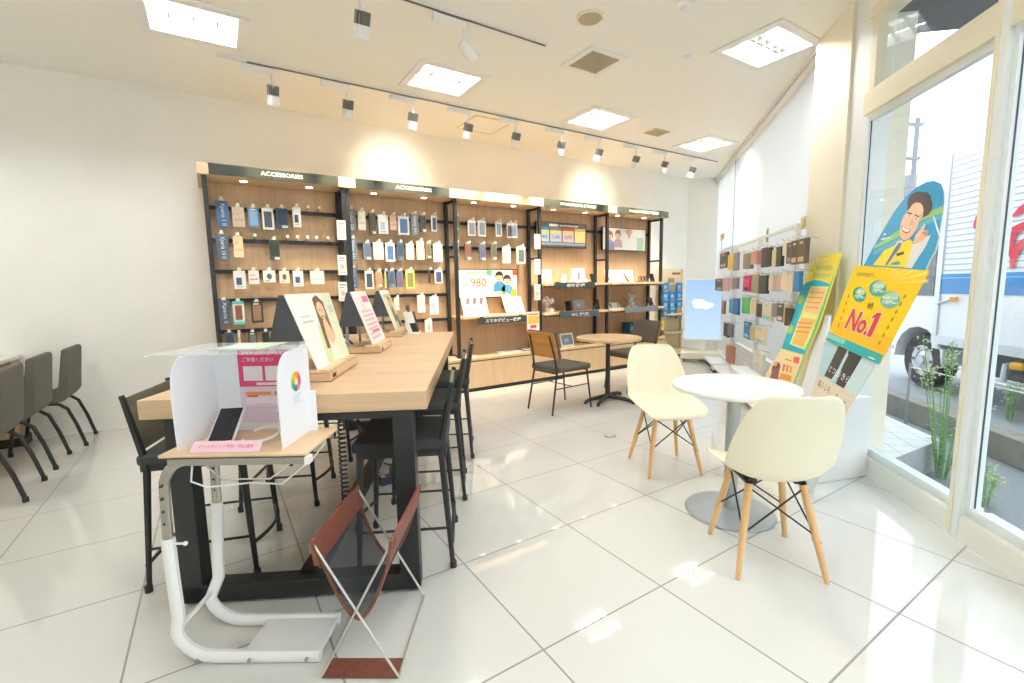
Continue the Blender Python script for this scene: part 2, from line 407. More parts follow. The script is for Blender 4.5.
# ------------------------------------------------------------------ ceiling fittings
M_tube = mat('lamp_tube', (250, 251, 252), .5, emit=TUBE_E)
M_louv = mat('lamp_louvre', (246, 246, 242), .3)
for i, (cx, cy, where) in enumerate(LAMPS):
    t = thing('ceiling_lamp', ('square louvred tube lamp ' if i == 4 else 'square recessed tube lamp ')+where, 'ceiling lamp', (cx, cy, H), 0, 'recessed ceiling lamps')
    m = MB(M_white)
    for sx in (-1, 1):
        m.box((cx+sx*(LW+.012), cy, H-.006), (.07, 2*LD-.046, .016)); m.box((cx, cy+sx*(LD+.012), H-.006), (2*LW+.094, .07, .016))
    m.build('trim_frame', t, bevel=.003)
    m = MB(M_louv); z0 = H-.012; z1 = H+.13
    for sx in (-1, 1):
        m.bb((cx+sx*LW-.004, cy-LD, z0), (cx+sx*LW+.004, cy+LD, z1)); m.bb((cx-LW, cy+sx*LD-.004, z0), (cx+LW, cy+sx*LD+.004, z1))
    m.bb((cx-LW, cy-LD, z1), (cx+LW, cy+LD, z1+.008)); m.build('housing', t)
    for sy in (-1, 1):
        m = MB(M_tube); m.tube([(cx-LW+.03, cy+sy*LD*.5, H+.06), (cx+LW-.03, cy+sy*LD*.5, H+.06)], .022, 10)
        m.build('tube', t, smooth=60)
    m = MB(mat('louvre_blade', (64, 64, 60), .4)); m.bb((cx-LW, cy-.006, z0+.004), (cx+LW, cy+.006, z0+.06))
    for k in range(1, 5 if i == 4 else 4):
        x = cx-LW+2*LW*k/(5 if i == 4 else 4)
        for sy in (-1, 1):
            m.bb((x-.003, cy+sy*LD*.5-LD*.44, z0+.004), (x+.003, cy+sy*LD*.5+LD*.44, z0+.05))
    m.build('louvre', t)

def spot_proto(label, group):
    t = thing('track_spotlight', label, 'spotlight', (0, 0, 0), 0, group)
    m = MB(M_whitep); m.box((0, 0, -.035), (.26, .045, .05)); m.build('driver_box', t, bevel=.006, local=True)
    m = MB(M_whitep); m.tube([(.10, 0, -.06), (.10, 0, -.15)], .012, 8); m.box((.10, 0, -.155), (.03, .05, .03)); m.build('stem', t, smooth=40, local=True)
    a = math.radians(SPOT_TILT); R = Matrix.Rotation(a, 4, 'X')
    m = MB(P(136, 136, 130, .5))
    for k in range(7):
        x = -.042+.014*k; hh = .045*math.sqrt(max(.05, 1-(x/.05)**2))
        m.add([(V((.10, 0, -.2))+(R @ V((x+dx, dy, dz)))) for dx, dy, dz in ((-.003, -hh, -.02), (.003, -hh, -.02), (.003, hh, -.02), (-.003, hh, -.02), (-.003, -hh, .055), (.003, -hh, .055), (.003, hh, .055), (-.003, hh, .055))],
              [(0, 3, 2, 1), (4, 5, 6, 7), (0, 1, 5, 4), (1, 2, 6, 5), (2, 3, 7, 6), (3, 0, 4, 7)])
    m.build('heat_sink', t, local=True)
    m = MB(M_whitep); m.lathe([(.0, -.018), (.046, -.02), (.05, -.05), (.053, -.095), (.048, -.095), (.044, -.07), (.0, -.068)], (.10, 0, -.2), 20, R.to_3x3())
    m.build('lamp_head', t, smooth=40, local=True)
    return t
SPOTX = []
tr = thing('ceiling_track', 'long white ceiling track running along the shelves', 'lighting track', (2.65, 3.45, H))
m = MB(M_white); m.bb((-.72, 3.433, H-.022), (6.05, 3.467, H)); m.build('rail', tr)
m = MB(P(120, 112, 96)); m.bb((-.5, 3.431, H-.024), (6.05, 3.4345, H-.012)); m.build('slot', tr)
px_boxes = [(258, 70), (336, 84), (403, 98), (461, 109), (511, 119), (557, 129), (596, 137), (634, 145), (664, 151), (692, 157)]
proto = None
for i, (x, y) in enumerate(px_boxes):
    p = at_z(x, y, H-.045)
    lab = 'white spotlight on the long track, %s from the left' % ORD[i]
    if i == len(px_boxes)-1: lab = 'white spotlight on the long track, farthest one beside the blinds'
    rz = [0, .1, -.2, .15, -.1, .1, 0, -.3, .1, .2][i]
    if proto is None: proto = spot_proto(lab, 'spotlights on the long ceiling track'); proto.location = (p.x, 3.45, H-.02); proto.rotation_euler = (0, 0, 0)
    else: dup(proto, (p.x, 3.45, H-.02), 0, lab)
    SPOTX.append(p.x+.1)
tr = thing('ceiling_track', 'short white ceiling track nearer the camera', 'lighting track', (.5, 1.96, H))
m = MB(M_white); m.bb((-.75, 1.943, H-.022), (1.52, 1.977, H)); m.build('rail', tr)
m = MB(P(110, 100, 84)); m.bb((-.7, 1.941, H-.024), (1.5, 1.9445, H-.012)); m.build('slot', tr)
dup(proto, (at_z(340, 0, H-.02).x-.02, 1.96, H-.02), 0, 'white finned spotlight on the short track, at the top edge of the photo')
t = thing('track_spotlight', 'white spotlight turned sideways on the short ceiling track', 'spotlight', (at_z(452, 20, H-.04).x-.02, 1.96, H-.02), 0, 'spotlights on the short ceiling track')
m = MB(M_whitep); m.box((0, 0, -.035), (.26, .045, .05)); m.build('driver_box', t, bevel=.006, local=True)
m = MB(M_whitep); m.tube([(.12, 0, -.06), (.12, 0, -.13)], .012, 8); m.box((.12, 0, -.14), (.03, .05, .03)); m.build('stem', t, smooth=40, local=True)
R = (Matrix.Rotation(math.radians(10), 4, 'Z') @ Matrix.Rotation(math.radians(-58), 4, 'Y')).to_3x3()
m = MB(M_whitep); m.lathe([(0, .06), (.038, .058), (.042, .02), (.047, .0), (.05, -.09), (.045, -.09), (.04, -.05), (0, -.045)], (.13, 0, -.185), 20, R); m.build('lamp_head', t, smooth=40, local=True)

p = at_z(590, 17, H); m = MB(mat('speaker_grille', (190, 178, 150), .8, var=.1, scale=200)); m.lathe([(0, 0), (.085, 0), (.085, .012), (0, .012)], (p.x, p.y, H-.012), 28)
m.use(M_cream); m.lathe([(.085, -.002), (.1, -.001), (.104, .012), (.085, .012)], (p.x, p.y, H-.012), 28, cap=False)
tag(m.build('ceiling_speaker', smooth=40), 'round beige speaker grille in the ceiling', 'speaker')
p = at_z(594, 61, H); m = MB(M_white)
for s in (-1, 1): m.box((p.x+s*.18, p.y, H-.008), (.05, .31, .018)); m.box((p.x, p.y+s*.18, H-.008), (.41, .05, .018))
m.use(P(168, 158, 134, .8)); m.box((p.x, p.y, H-.003), (.34, .34, .008))
m.use(P(196, 186, 162, .7))
for k in range(15): m.box((p.x-.155+.022*k, p.y, H-.01), (.008, .34, .008))
tag(m.build('ceiling_vent'), 'square grey ventilation grille in the ceiling', 'vent')
p = at_z(484, 125, H); m = MB(P(206, 190, 150, .8))
for s in (-1, 1): m.box((p.x+s*.24, p.y, H-.003), (.014, .466, .008)); m.box((p.x, p.y+s*.24, H-.003), (.49, .014, .008))
m.use(M_ceil); m.box((p.x, p.y, H-.002), (.466, .466, .005))
tag(m.build('access_hatch'), 'square access hatch with thin frame in the ceiling', 'hatch')
for (x, y, lb) in ((685, 5, 'small white smoke detector at the top edge of the photo'), (688, 53, 'small white smoke detector beside the square grille')):
    p = at_z(x, y, H); m = MB(M_whitep); m.lathe([(0, -.045), (.03, -.044), (.036, -.02), (.055, -.012), (.06, 0), (0, 0)], (p.x, p.y, H), 20)
    tag(m.build('smoke_detector', smooth=40), lb, 'smoke detector', 'ceiling smoke detectors')
p = at_z(657, 132, H); m = MB(P(200, 186, 150, .8)); m.box((p.x, p.y, H-.006), (.26, .2, .014)); m.use(P(160, 150, 124, .8))
for k in range(6): m.box((p.x, p.y-.07+.028*k, H-.012), (.2, .008, .006))
tag(m.build('ceiling_vent'), 'tiny beige air vent above the shelves', 'vent')

# ------------------------------------------------------------------ wall shelving in five bays
XB = [-.90, .34, 1.58, 2.82, 4.06, 5.30]
YF, YR, YP, YB = 3.88, 4.13, 4.17, 3.76   # front posts, rear posts, panel face, base front
ZB, ZS, ZT = .42, 2.335, 2.435
M_sign = mat('dark_sign_board', (66, 70, 64), .8, spec=.2)
M_down = mat('lit_downlight', (255, 240, 205), .5, emit=14.0)
M_hook = mat('hook_wire', (70, 68, 64), .35, metal=.7)
RZ = [at_y(x, y, 4.14).z for x, y in ((207, 207), (207, 239.8), (211, 271.6), (213, 301), (215, 332.5))]
bays = []
where = ['leftmost', 'second', 'middle', 'fourth', 'rightmost']
for k in range(5):
    x0, x1 = XB[k], XB[k+1]
    lab = ['leftmost wall shelf bay, under the first ACCESSORIES sign, oak panel with black rails',
           'wall shelf bay second from the left, under the second ACCESSORIES sign',
           'middle wall shelf bay with plain wooden header above the 980 poster',
           'wall shelf bay right of the middle one, holding the price menu screen',
           'rightmost wall shelf bay, open black frame at its end'][k]
    t = thing('shelf_bay', lab, 'shelf unit', ((x0+x1)/2, YW-.15, 0), 0, 'wall shelf bays'); bays.append(t)
    m = MB(M_oakv); m.bb((x0+.001, YP, ZB), (x1-.001, YW-.005, ZT-.02)); m.build('back_panel', t)
    m = MB(M_oakh); m.bb((x0-(.03 if k == 0 else 0)+.001, 3.82, ZS), (x1+(.07 if k == 4 else 0)-.001, YW-.005, ZT)); m.build('header', t)
    if k != 2:
        a = x0+(.06 if k == 0 else .10 if k == 1 else .05 if k == 3 else .16); b = x1-(.07 if k in (0, 1) else 0.02 if k == 3 else -.06)
        m = MB(M_sign); m.bb((a, 3.812, ZS+.002), (b, 3.8195, ZT-.002)); sb = m.build('sign_board', t)
        fr = frame((a, 3.812, ZS), (1, 0, 0), (0, 0, 1)); w = b-a
        m = MB(mat('sign_lettering', (246, 246, 240), .5))
        if k < 2: m.text(fr, 'ACCESSORIES', w*(.37 if k == 0 else .40), .035, w*(.70 if k == 0 else .79), .072, bold=.012)
        else: m.text(fr, 'MOBILE PHONE & TABLET', w*(.24 if k == 3 else .22), .035, w*.80, .072, bold=.015)
        m.build('lettering', sb)
    for q in (.27, .74):
        m = MB(M_down); xx = x0+(x1-x0)*q; m.lathe([(0, 0), (.032, 0), (.032, .004), (0, .004)], (xx, 3.98, ZS-.006), 18)
        m.use(M_white); m.lathe([(.032, 0), (.042, .001), (.042, .006), (.032, .006)], (xx, 3.98, ZS-.006), 18, cap=False); m.build('downlight', t)
    # base
    m = MB(M_oakb); m.bb((x0+.001, YB+.02, .05), (x1-.001, YW-.005, ZB-.045)); m.bb((x0+.001, YB, ZB-.03), (x1-.001, YW-.005, ZB)); m.bb((x0+.003, YB, .05), ((x0+x1)/2-.001, YB+.02, ZB-.045)); m.bb(((x0+x1)/2+.001, YB, .05), (x1-.003, YB+.02, ZB-.045))
    m.use(M_black); m.bb((x0+.001, YB+.025, 0), (x1-.001, YW-.005, .05)); m.bb((x0+.001, YB+.015, ZB-.045), (x1-.001, YW-.005, ZB-.03))
    m.build('base_cabinet', t)
    # black ladder frames
    for xx in ([x0+.02] + ([x1-.02] if (k == 4 or k == 0) else [])):
        m = MB(M_black)
        m.box((xx, YF, (ZB+ZS)/2), (.038, .038, ZS-ZB)); m.box((xx, YR, (ZB+ZS)/2), (.038, .038, ZS-ZB))
        for z in (ZS-.022, 1.66, ZB+.02): m.box((xx, (YF+YR)/2, z), (.026, YR-YF, .026))
        m.build('post_frame', t)
    rails = {0: RZ, 1: RZ, 2: RZ[:2], 3: RZ[:1], 4: RZ[:1]}[k]
    for z in rails:
        m = MB(M_black); m.bb((x0+.04, YP-.035, z-.018), (x1-.001, YP-.012, z+.018))
        for xx in (x0+.12, x1-.12): m.bb((xx-.02, YP-.02, z-.01), (xx+.02, YP, z+.01))
        m.build('rail', t)

def hook(bay, x, z, zt=None, ln=.135):
    m = MB(M_hook); y = YP-.03; zt = zt if zt is not None else z+.03
    m.tube([(x, y, z+.01), (x, y-ln*.5, (z+zt)/2+.012), (x, y-ln+.012, zt+.012), (x, y-ln, zt+.038)], .0028, 5)
    m.tube([(x, y, z-.005), (x, y-ln*.5, (z+zt)/2-.004)], .0022, 5)
    h = m.build('hook', bay)
    m = MB(P(230, 226, 216)); m.bb((x-.012, y-ln-.003, zt+.003), (x+.012, y-ln-.001, zt+.032)); m.build('price_tag', h)

YPK = YP-.12
def card(px, py, sc, rows, bay, rail_zs, bayname, rowname):
    """packages hanging on one rail; px.. crop origin and magnification of the measured boxes"""
    for i, (x0, y0, x1, y1, st, look) in enumerate(rows):
        a = at_y(px+x0/sc, py+y0/sc, YPK); b = at_y(px+x1/sc, py+y1/sc, YPK)
        cx = (a.x+b.x)/2; w = abs(b.x-a.x); zt = max(a.z, b.z); zb = min(a.z, b.z)
        hook(bay, cx, rail_zs, zt)
        package(cx, YPK, zb, zt, w, st, '%s, %s row of %s bay, %s from left' % (look, rowname, bayname, ORD[i]), 'packages on the %s row of the %s shelf bay' % (rowname, bayname))

def package(cx, y, zb, zt, w, st, label, group, name='phone_case_package', cat='package', dep=.022, ex=(1, 0, 0)):
    kind, c1, c2 = st[0], st[1], st[2] if len(st) > 2 else None
    h = zt-zb; ex = V(ex); n = ex.cross(V((0, 0, 1)))
    O = V((cx, y, zb))-ex*(w/2)
    fr = frame(O, ex, (0, 0, 1))
    m = MB(P(*c1)); m.prism([fr(0, 0), fr(w, 0), fr(w, h), fr(0, h)], -n*dep)
    if kind != 'box':
        m.use(P(214, 214, 208)); m.prism([fr(w*.3, h), fr(w*.7, h), fr(w*.7, h+.018), fr(w*.3, h+.018)], -n*.002)
    if kind == 'win':      # window showing the case
        m.use(P(*c2, .3)); m.rect(fr, w*.16, h*.10, w*.84, h*.84)
        m.use(P(236, 236, 232)); m.rect(fr, w*.22, h*.88, w*.7, h*.94)
    elif kind == 'low':    # small picture low down
        m.use(P(*c2)); m.rect(fr, w*.2, h*.22, w*.66, h*.62); m.use(P(150, 150, 150)); m.rect(fr, w*.2, h*.1, w*.8, h*.13)
    elif kind == 'blob':
        m.use(P(*c2)); m.disc(fr, w*.5, h*.5, w*.2, ry=h*.24); m.rect(fr, w*.15, h*.12, w*.5, h*.17)
    elif kind == 'txt':
        m.use(P(228, 232, 236)); m.text(fr, st[2], w*.3, h*.07, w*.74, h*.93, .0012, rot=1)
    elif kind == 'tag':
        m.use(P(*c2)); m.rect(fr, w*.45, h*.03, w*.95, h*.16); m.use(P(*[max(0, v-22) for v in c1])); m.rect(fr, w*.1, h*.22, w*.9, h*.92)
    elif kind == 'band':
        m.use(P(*c2)); m.rect(fr, w*.1, h*.3, w*.9, h*.42); m.rect(fr, w*.1, h*.62, w*.6, h*.68)
    elif kind == 'end':    # coloured bars at the ends
        m.use(P(*c2)); m.rect(fr, 0, 0, w, h*.12); m.rect(fr, 0, h*.88, w, h); m.use(P(*st[3])); m.rect(fr, w*.2, h*.2, w*.8, h*.82)
    o = m.build(name); tag(o, label, cat, group); return o

WH = (238, 238, 232); CR = (232, 216, 184); GB = (96, 112, 128); DG = (64, 68, 70); SL = (84, 102, 124)
b0, b1, b2, b3, b4 = bays
S8 = 7.945
card(200, 180, S8, [(118, 162, 238, 378, ('txt', (70, 104, 146), 'Xperia 1 II'), 'tall blue card with white lettering'),
  (250, 212, 360, 375, ('band', (206, 188, 168), (190, 172, 152)), 'beige boxed case'), (375, 218, 478, 378, ('win', (104, 136, 176), (140, 174, 208)), 'light blue boxed case'),
  (488, 220, 592, 395, ('win', WH, (84, 88, 92)), 'white box with dark phone picture'), (598, 222, 705, 388, ('tag', (66, 80, 100), (210, 214, 216)), 'navy boxed case'),
  (732, 215, 808, 375, ('low', WH, (70, 74, 82)), 'narrow white box with small dark picture')], b0, RZ[0], 'leftmost', 'top')
for x in (850, 940): hook(b0, at_y(200+x/S8, 205, YPK).x, RZ[0])
card(200, 180, S8, [(118, 430, 238, 638, ('txt', (80, 98, 112), 'Xperia 10 II'), 'tall slate card with white lettering'),
  (258, 445, 352, 615, ('band', (224, 200, 162), (206, 180, 140)), 'cream boxed case'), (545, 475, 640, 638, ('tag', (70, 78, 74), (214, 214, 206)), 'dark green boxed case')], b0, RZ[1], 'leftmost', 'second')
for x in (435, 690, 768, 848, 918, 1010): hook(b0, at_y(200+x/S8, 237, YPK).x, RZ[1])
card(200, 250, S8, [(262, 165, 370, 308, ('low', WH, (74, 88, 132)), 'white packet with blue phone picture'), (382, 162, 474, 270, ('band', WH, (222, 150, 150)), 'white packet with pink print'),
  (498, 162, 604, 256, ('blob', WH, (92, 104, 116)), 'white packet with grey ring picture'), (628, 165, 714, 262, ('blob', (240, 230, 206), (110, 100, 90)), 'cream packet with tiny picture'),
  (736, 165, 826, 288, ('low', WH, (80, 100, 150)), 'tall white packet with blue corner'), (875, 165, 990, 270, ('band', WH, (226, 216, 226)), 'plain white packet')], b0, RZ[2], 'leftmost', 'third')
card(200, 250, S8, [(140, 400, 250, 595, ('txt', (86, 98, 110), 'Xperia 5'), 'tall slate card with white lettering'), (255, 408, 362, 590, ('end', (214, 230, 226), (98, 200, 196), (150, 92, 66)), 'turquoise framed case pack'),
  (400, 415, 508, 575, ('win', (64, 58, 54), (150, 116, 92)), 'black framed case pack')], b0, RZ[3], 'leftmost', 'fourth')
card(200, 250, S8, [(195, 655, 280, 800, ('tag', (86, 98, 112), (210, 210, 210)), 'slate boxed case'), (300, 660, 330, 790, ('band', WH, (190, 190, 190)), 'thin white strip pack'), (380, 655, 465, 800, ('win', (60, 62, 66), (120, 120, 120)), 'dark boxed case'),
  (490, 650, 560, 790, ('tag', (72, 72, 76), (210, 210, 210)), 'charcoal boxed case')], b0, RZ[4], 'leftmost', 'bottom')
card(320, 190, S8, [(205, 150, 290, 330, ('txt', (120, 128, 122), 'Galaxy S20'), 'tall grey card with white lettering'), (298, 165, 366, 318, ('band', (244, 238, 224), (226, 214, 200)), 'white boxed case'),
  (388, 180, 448, 355, ('tag', (104, 98, 88), (238, 238, 234)), 'brown case with white tag'), (460, 195, 545, 350, ('low', WH, (178, 192, 214)), 'white box with pale blue print'),
  (552, 200, 610, 320, ('band', (226, 188, 166), (210, 168, 148)), 'salmon pink case'), (618, 205, 712, 358, ('win', WH, (88, 118, 164)), 'white framed blue phone case'),
  (720, 190, 785, 360, ('txt', (122, 128, 130), 'Galaxy A41'), 'tall grey card with white lettering'), (795, 200, 845, 335, ('tag', (96, 100, 100), (236, 236, 232)), 'grey case with white top'),
  (885, 200, 930, 330, ('win', WH, (66, 92, 130)), 'white framed navy case beside the post')], b1, RZ[0], 'second', 'top')
card(320, 190, S8, [(228, 385, 298, 560, ('txt', (98, 116, 128), 'Galaxy A51'), 'tall blue grey card with white lettering'), (342, 420, 408, 555, ('tag', (112, 130, 152), (240, 240, 236)), 'blue grey case with white tag'),
  (422, 415, 508, 552, ('band', (238, 226, 206), (222, 206, 186)), 'wide cream boxed case'), (520, 420, 598, 568, ('win', (246, 246, 246), (84, 116, 168)), 'white framed bright blue case'),
  (608, 418, 670, 555, ('tag', SL, (104, 124, 146)), 'slate blue case'), (683, 425, 750, 552, ('band', (240, 230, 204), (226, 212, 182)), 'ivory boxed case'),
  (766, 405, 832, 552, ('band', (240, 228, 200), (220, 204, 170)), 'tall ivory boxed case'), (838, 425, 885, 545, ('tag', (140, 128, 110), (226, 220, 206)), 'dull brown case'),
  (900, 425, 975, 572, ('low', (242, 242, 238), (206, 216, 222)), 'white boxed case beside the post')], b1, RZ[1], 'second', 'second')
card(320, 260, S8, [(225, 65, 300, 225, ('txt', (90, 112, 136), 'Galaxy A'), 'tall blue card with white lettering'), (355, 85, 430, 230, ('win', (240, 240, 236), (66, 76, 82)), 'white framed black case'),
  (440, 90, 498, 215, ('tag', (212, 172, 136), (240, 236, 228)), 'tan case'), (512, 90, 530, 220, ('band', (222, 222, 150), (200, 200, 120)), 'thin yellow case seen edge on'),
  (540, 85, 600, 215, ('tag', (104, 122, 144), (120, 140, 160)), 'slate case'), (606, 88, 664, 215, ('low', (100, 112, 140), (160, 90, 110)), 'slate case with red print'),
  (680, 80, 755, 228, ('win', (214, 220, 110), (140, 140, 84)), 'lime framed case'), (862, 80, 880, 185, ('band', (92, 84, 72), (70, 64, 56)), 'thin dark cable pack'), (912, 78, 975, 185, ('win', (242, 242, 244), (86, 92, 140)), 'white box with violet phone picture')], b1, RZ[2], 'second', 'third')
card(320, 260, S8, [(590, 300, 632, 400, ('band', (232, 226, 214), (200, 190, 180)), 'white half hidden pack'), (775, 280, 838, 415, ('band', (244, 240, 230), (230, 224, 214)), 'white boxed case'), (872, 290, 945, 430, ('low', (226, 232, 240), (196, 206, 222)), 'pale blue boxed case')], b1, RZ[3], 'second', 'fourth')
card(320, 260, S8, [(835, 475, 895, 600, ('blob', (240, 238, 232), (200, 196, 190)), 'small white packet just above table')], b1, RZ[4], 'second', 'bottom')
card(420, 190, S8, [(268, 210, 316, 365, ('band', (126, 140, 122), (176, 190, 178)), 'tall green grey card'), (380, 240, 445, 365, ('win', WH, (160, 166, 172)), 'white framed grey case'), (462, 240, 525, 370, ('win', WH, (150, 160, 164)), 'white framed silver case'),
  (600, 250, 652, 370, ('win', WH, (140, 158, 176)), 'narrow white framed blue grey case'), (692, 264, 730, 380, ('win', (226, 226, 224), (96, 92, 96)), 'dark case partly covered by its neighbour'), (722, 262, 775, 380, ('win', (240, 240, 240), (160, 172, 200)), 'white framed pale violet case')], b2, RZ[0], 'middle', 'top')
card(420, 190, S8, [(268, 420, 312, 570, ('band', (132, 140, 136), (178, 186, 182)), 'tall grey card'), (358, 425, 408, 555, ('tag', (136, 100, 96), (240, 240, 236)), 'mauve case with white tag'), (472, 430, 522, 560, ('tag', (108, 112, 136), (240, 240, 236)), 'blue violet case with white tag'),
  (565, 430, 610, 555, ('tag', (112, 116, 108), (240, 240, 236)), 'olive grey case with white tag'), (658, 450, 720, 580, ('band', (244, 240, 232), (232, 226, 216)), 'white boxed case'), (770, 450, 838, 585, ('win', (236, 238, 232), (96, 112, 110)), 'white framed dark green case')], b2, RZ[1], 'middle', 'second')
# ------------------------------------------------------------------ posters, screens and shelves on bays three to five
def Z(ox, oy, s): return lambda x, y: (ox+x/s, oy+y/s)
def flat_panel(name, a, b, y, d, border, label, cat, group=None):
    """framed panel parallel to the shelf back, corners given as points"""
    x0, x1 = sorted((a.x, b.x)); z0, z1 = sorted((a.z, b.z))
    t = thing(name, label, cat, ((x0+x1)/2, y, z0), 0, group)
    m = MB(border); m.bb((x0, y, z0), (x1, y+d, z1)); m.build('panel_frame', t)
    return t, frame((x0, y, z0), (1, 0, 0), (0, 0, 1)), x1-x0, z1-z0
SKIN = (226, 184, 152); HAIR = (58, 46, 42)
def kid(m, fr, x, y, r, shirt, hair=HAIR, l=.0016):
    m.use(P(*shirt)); m.poly([fr(x-r*1.7, y-r*3.4, l), fr(x+r*1.7, y-r*3.4, l), fr(x+r*1.5, y-r*1.7, l), fr(x+r*.5, y-r*.9, l), fr(x-r*.5, y-r*.9, l), fr(x-r*1.5, y-r*1.7, l)])
    m.use(P(*hair)); m.disc(fr, x, y+r*.25, r*1.12, l+.0003)
    m.use(P(*SKIN)); m.disc(fr, x, y-r*.12, r*.86, l+.0006, ry=r*.95)
    m.use(P(*hair)); m.poly([fr(x-r*.85, y+r*.35, l+.0009), fr(x+r*.85, y+r*.35, l+.0009), fr(x+r*.6, y+r*1.1, l+.0009), fr(x-r*.6, y+r*1.1, l+.0009)])
    m.use(P(150, 70, 64)); m.disc(fr, x, y-r*.55, r*.25, l+.0009, 10, r*.12)
    m.use(P(60, 46, 42)); m.disc(fr, x-r*.35, y, r*.09, l+.0009, 8); m.disc(fr, x+r*.35, y, r*.09, l+.0009, 8)
f = Z(420, 260, 7.945)
t, fr, w, h = flat_panel('promotion_poster', at_y(*f(285, 70), 4.1), at_y(*f(780, 292), 4.1), 4.1, .02, M_blackp, 'framed poster reading 980 with two laughing people, on the middle bay', 'poster')
m = MB(P(246, 242, 220, .35)); m.rect(fr, .012, .012, w-.012, h-.012, .0004)
m.use(P(214, 66, 52)); m.text(fr, '980', w*.22, h*.40, w*.46, h*.68); m.text(fr, '円', w*.47, h*.52, w*.50, h*.62)
m.use(P(150, 170, 140)); 
for k in range(7): m.rect(fr, w*(.17+.036*k), h*.84, w*(.196+.036*k), h*.90)
m.use(P(170, 170, 164)); m.rect(fr, w*.06, h*.44, w*.19, h*.48); m.rect(fr, w*.52, h*.44, w*.57, h*.48); m.rect(fr, w*.04, h*.72, w*.3, h*.73)
m.use(P(84, 180, 120)); m.disc(fr, w*.515, h*.88, .042)
m.use(P(224, 90, 66)); m.rect(fr, w*.905, h*.78, w*.985, h*.965)
m.use(P(206, 226, 238)); m.poly([fr(w*.6, .013, .0012), fr(w*.98, .013, .0012), fr(w*.98, h*.3, .0012), fr(w*.86, h*.7, .0012), fr(w*.7, h*.75, .0012), fr(w*.6, h*.5, .0012)])
kid(m, fr, w*.68, h*.72, h*.15, (70, 140, 180)); kid(m, fr, w*.81, h*.60, h*.15, (92, 160, 190))
m.use(P(236, 178, 50)); m.poly([fr(w*.86, .014, .003), fr(w*.97, .014, .003), fr(w*.96, h*.28, .003), fr(w*.90, h*.30, .003)])
m.use(P(*SKIN)); m.disc(fr, w*.70, h*.14, .035, .003); m.disc(fr, w*.80, h*.10, .03, .003)
m.build('printed_sheet', t)
f = Z(500, 190, 7.945)
t, fr, w, h = flat_panel('menu_screen', at_y(*f(285, 245), 4.08), at_y(*f(685, 465), 4.08), 4.08, .03, M_blackp, 'dark framed price board with four coloured columns, on the fourth bay', 'sign')
m = MB(P(92, 88, 80, .35)); m.rect(fr, .01, .01, w-.01, h-.01, .0004)
m.use(P(232, 232, 226)); m.rect(fr, w*.25, h*.83, w*.42, h*.93)
for k in range(9): m.rect(fr, w*(.45+.042*k), h*.85, w*(.485+.042*k), h*.91)
cols = [((54, 158, 196), '990'), ((140, 140, 120), '2,480'), ((214, 96, 92), '4,370'), ((206, 176, 120), '')]
for k, (c, tx) in enumerate(cols):
    a = w*(.02+.245*k) ; b = a+w*.225
    m.use(P(*c)); m.rect(fr, a, h*.68, b, h*.80)
    m.use(P(238, 222, 150)); m.rect(fr, a, h*.55, b, h*.68)
    m.use(P(206, 216, 226) if k != 2 else P(232, 206, 208)); m.rect(fr, a, h*.22, b, h*.55)
    m.use(P(240, 224, 150)); 
    if k == 3: m.rect(fr, a, h*.22, b, h*.55, .0013)
    if tx: m.use(P(80, 80, 84)); m.text(fr, tx, a+w*.04, h*.34, a+w*.19, h*.48)
m.use(P(166, 182, 190)); m.rect(fr, w*.02, h*.10, w*.98, h*.19)
m.use(P(110, 116, 120)); m.rect(fr, w*.02, h*.03, w*.98, h*.09)
m.build('screen', t)
f = Z(600, 160, 7.945)
t, fr, w, h = flat_panel('picture_screen', at_y(602.5, 226.5, 4.08), at_y(645.5, 251.5, 4.08), 4.08, .03, M_blackp, 'pastel picture board of people and pink shapes, on the rightmost bay', 'poster')
m = MB(P(226, 226, 216, .35)); m.rect(fr, .01, .01, w-.01, h-.01, .0004)
m.use(P(170, 200, 172)); m.rect(fr, w*.78, .012, w*.93, h*.6, .0013)
m.use(P(226, 170, 176)); m.poly([fr(w*.5, h*.9, .0013), fr(w*.68, h*.9, .0013), fr(w*.60, h*.5, .0013)]); m.disc(fr, w*.59, h*.82, .06, .0018)
kid(m, fr, w*.16, h*.62, h*.17, (150, 150, 190), (150, 110, 100)); kid(m, fr, w*.34, h*.68, h*.16, (196, 160, 170), (140, 104, 96))
m.build('printed_sheet', t)

def plank(bay, x0, x1, z, y0=3.80, lip=True):
    m = MB(M_maple); m.bb((x0, y0, z-.03), (x1, YP, z)); o = m.build('shelf', bay, bevel=.003)
    if lip: 
        m = MB(P(120, 104, 84)); m.bb((x0+.04, y0+.02, z-.055), (x1-.04, y0+.08, z-.032)); m.build('shelf_light', bay)
    return o
zs1 = at_y(585, 283, 3.80).z; zs2 = at_y(585, 311, 3.80).z; zs0 = at_y(500, 315, 3.86).z
print('shelf z', zs0, zs1, zs2)
plank(b2, XB[2]+.05, XB[3]-.02, zs0, 3.86, False)
plank(b3, XB[3]+.05, XB[4]-.01, zs1); plank(b4, XB[4]+.05, XB[5]-.01, zs1)
plank(b3, XB[3]+.05, XB[4]-.01, zs2); plank(b4, XB[4]+.05, XB[5]-.01, zs2)

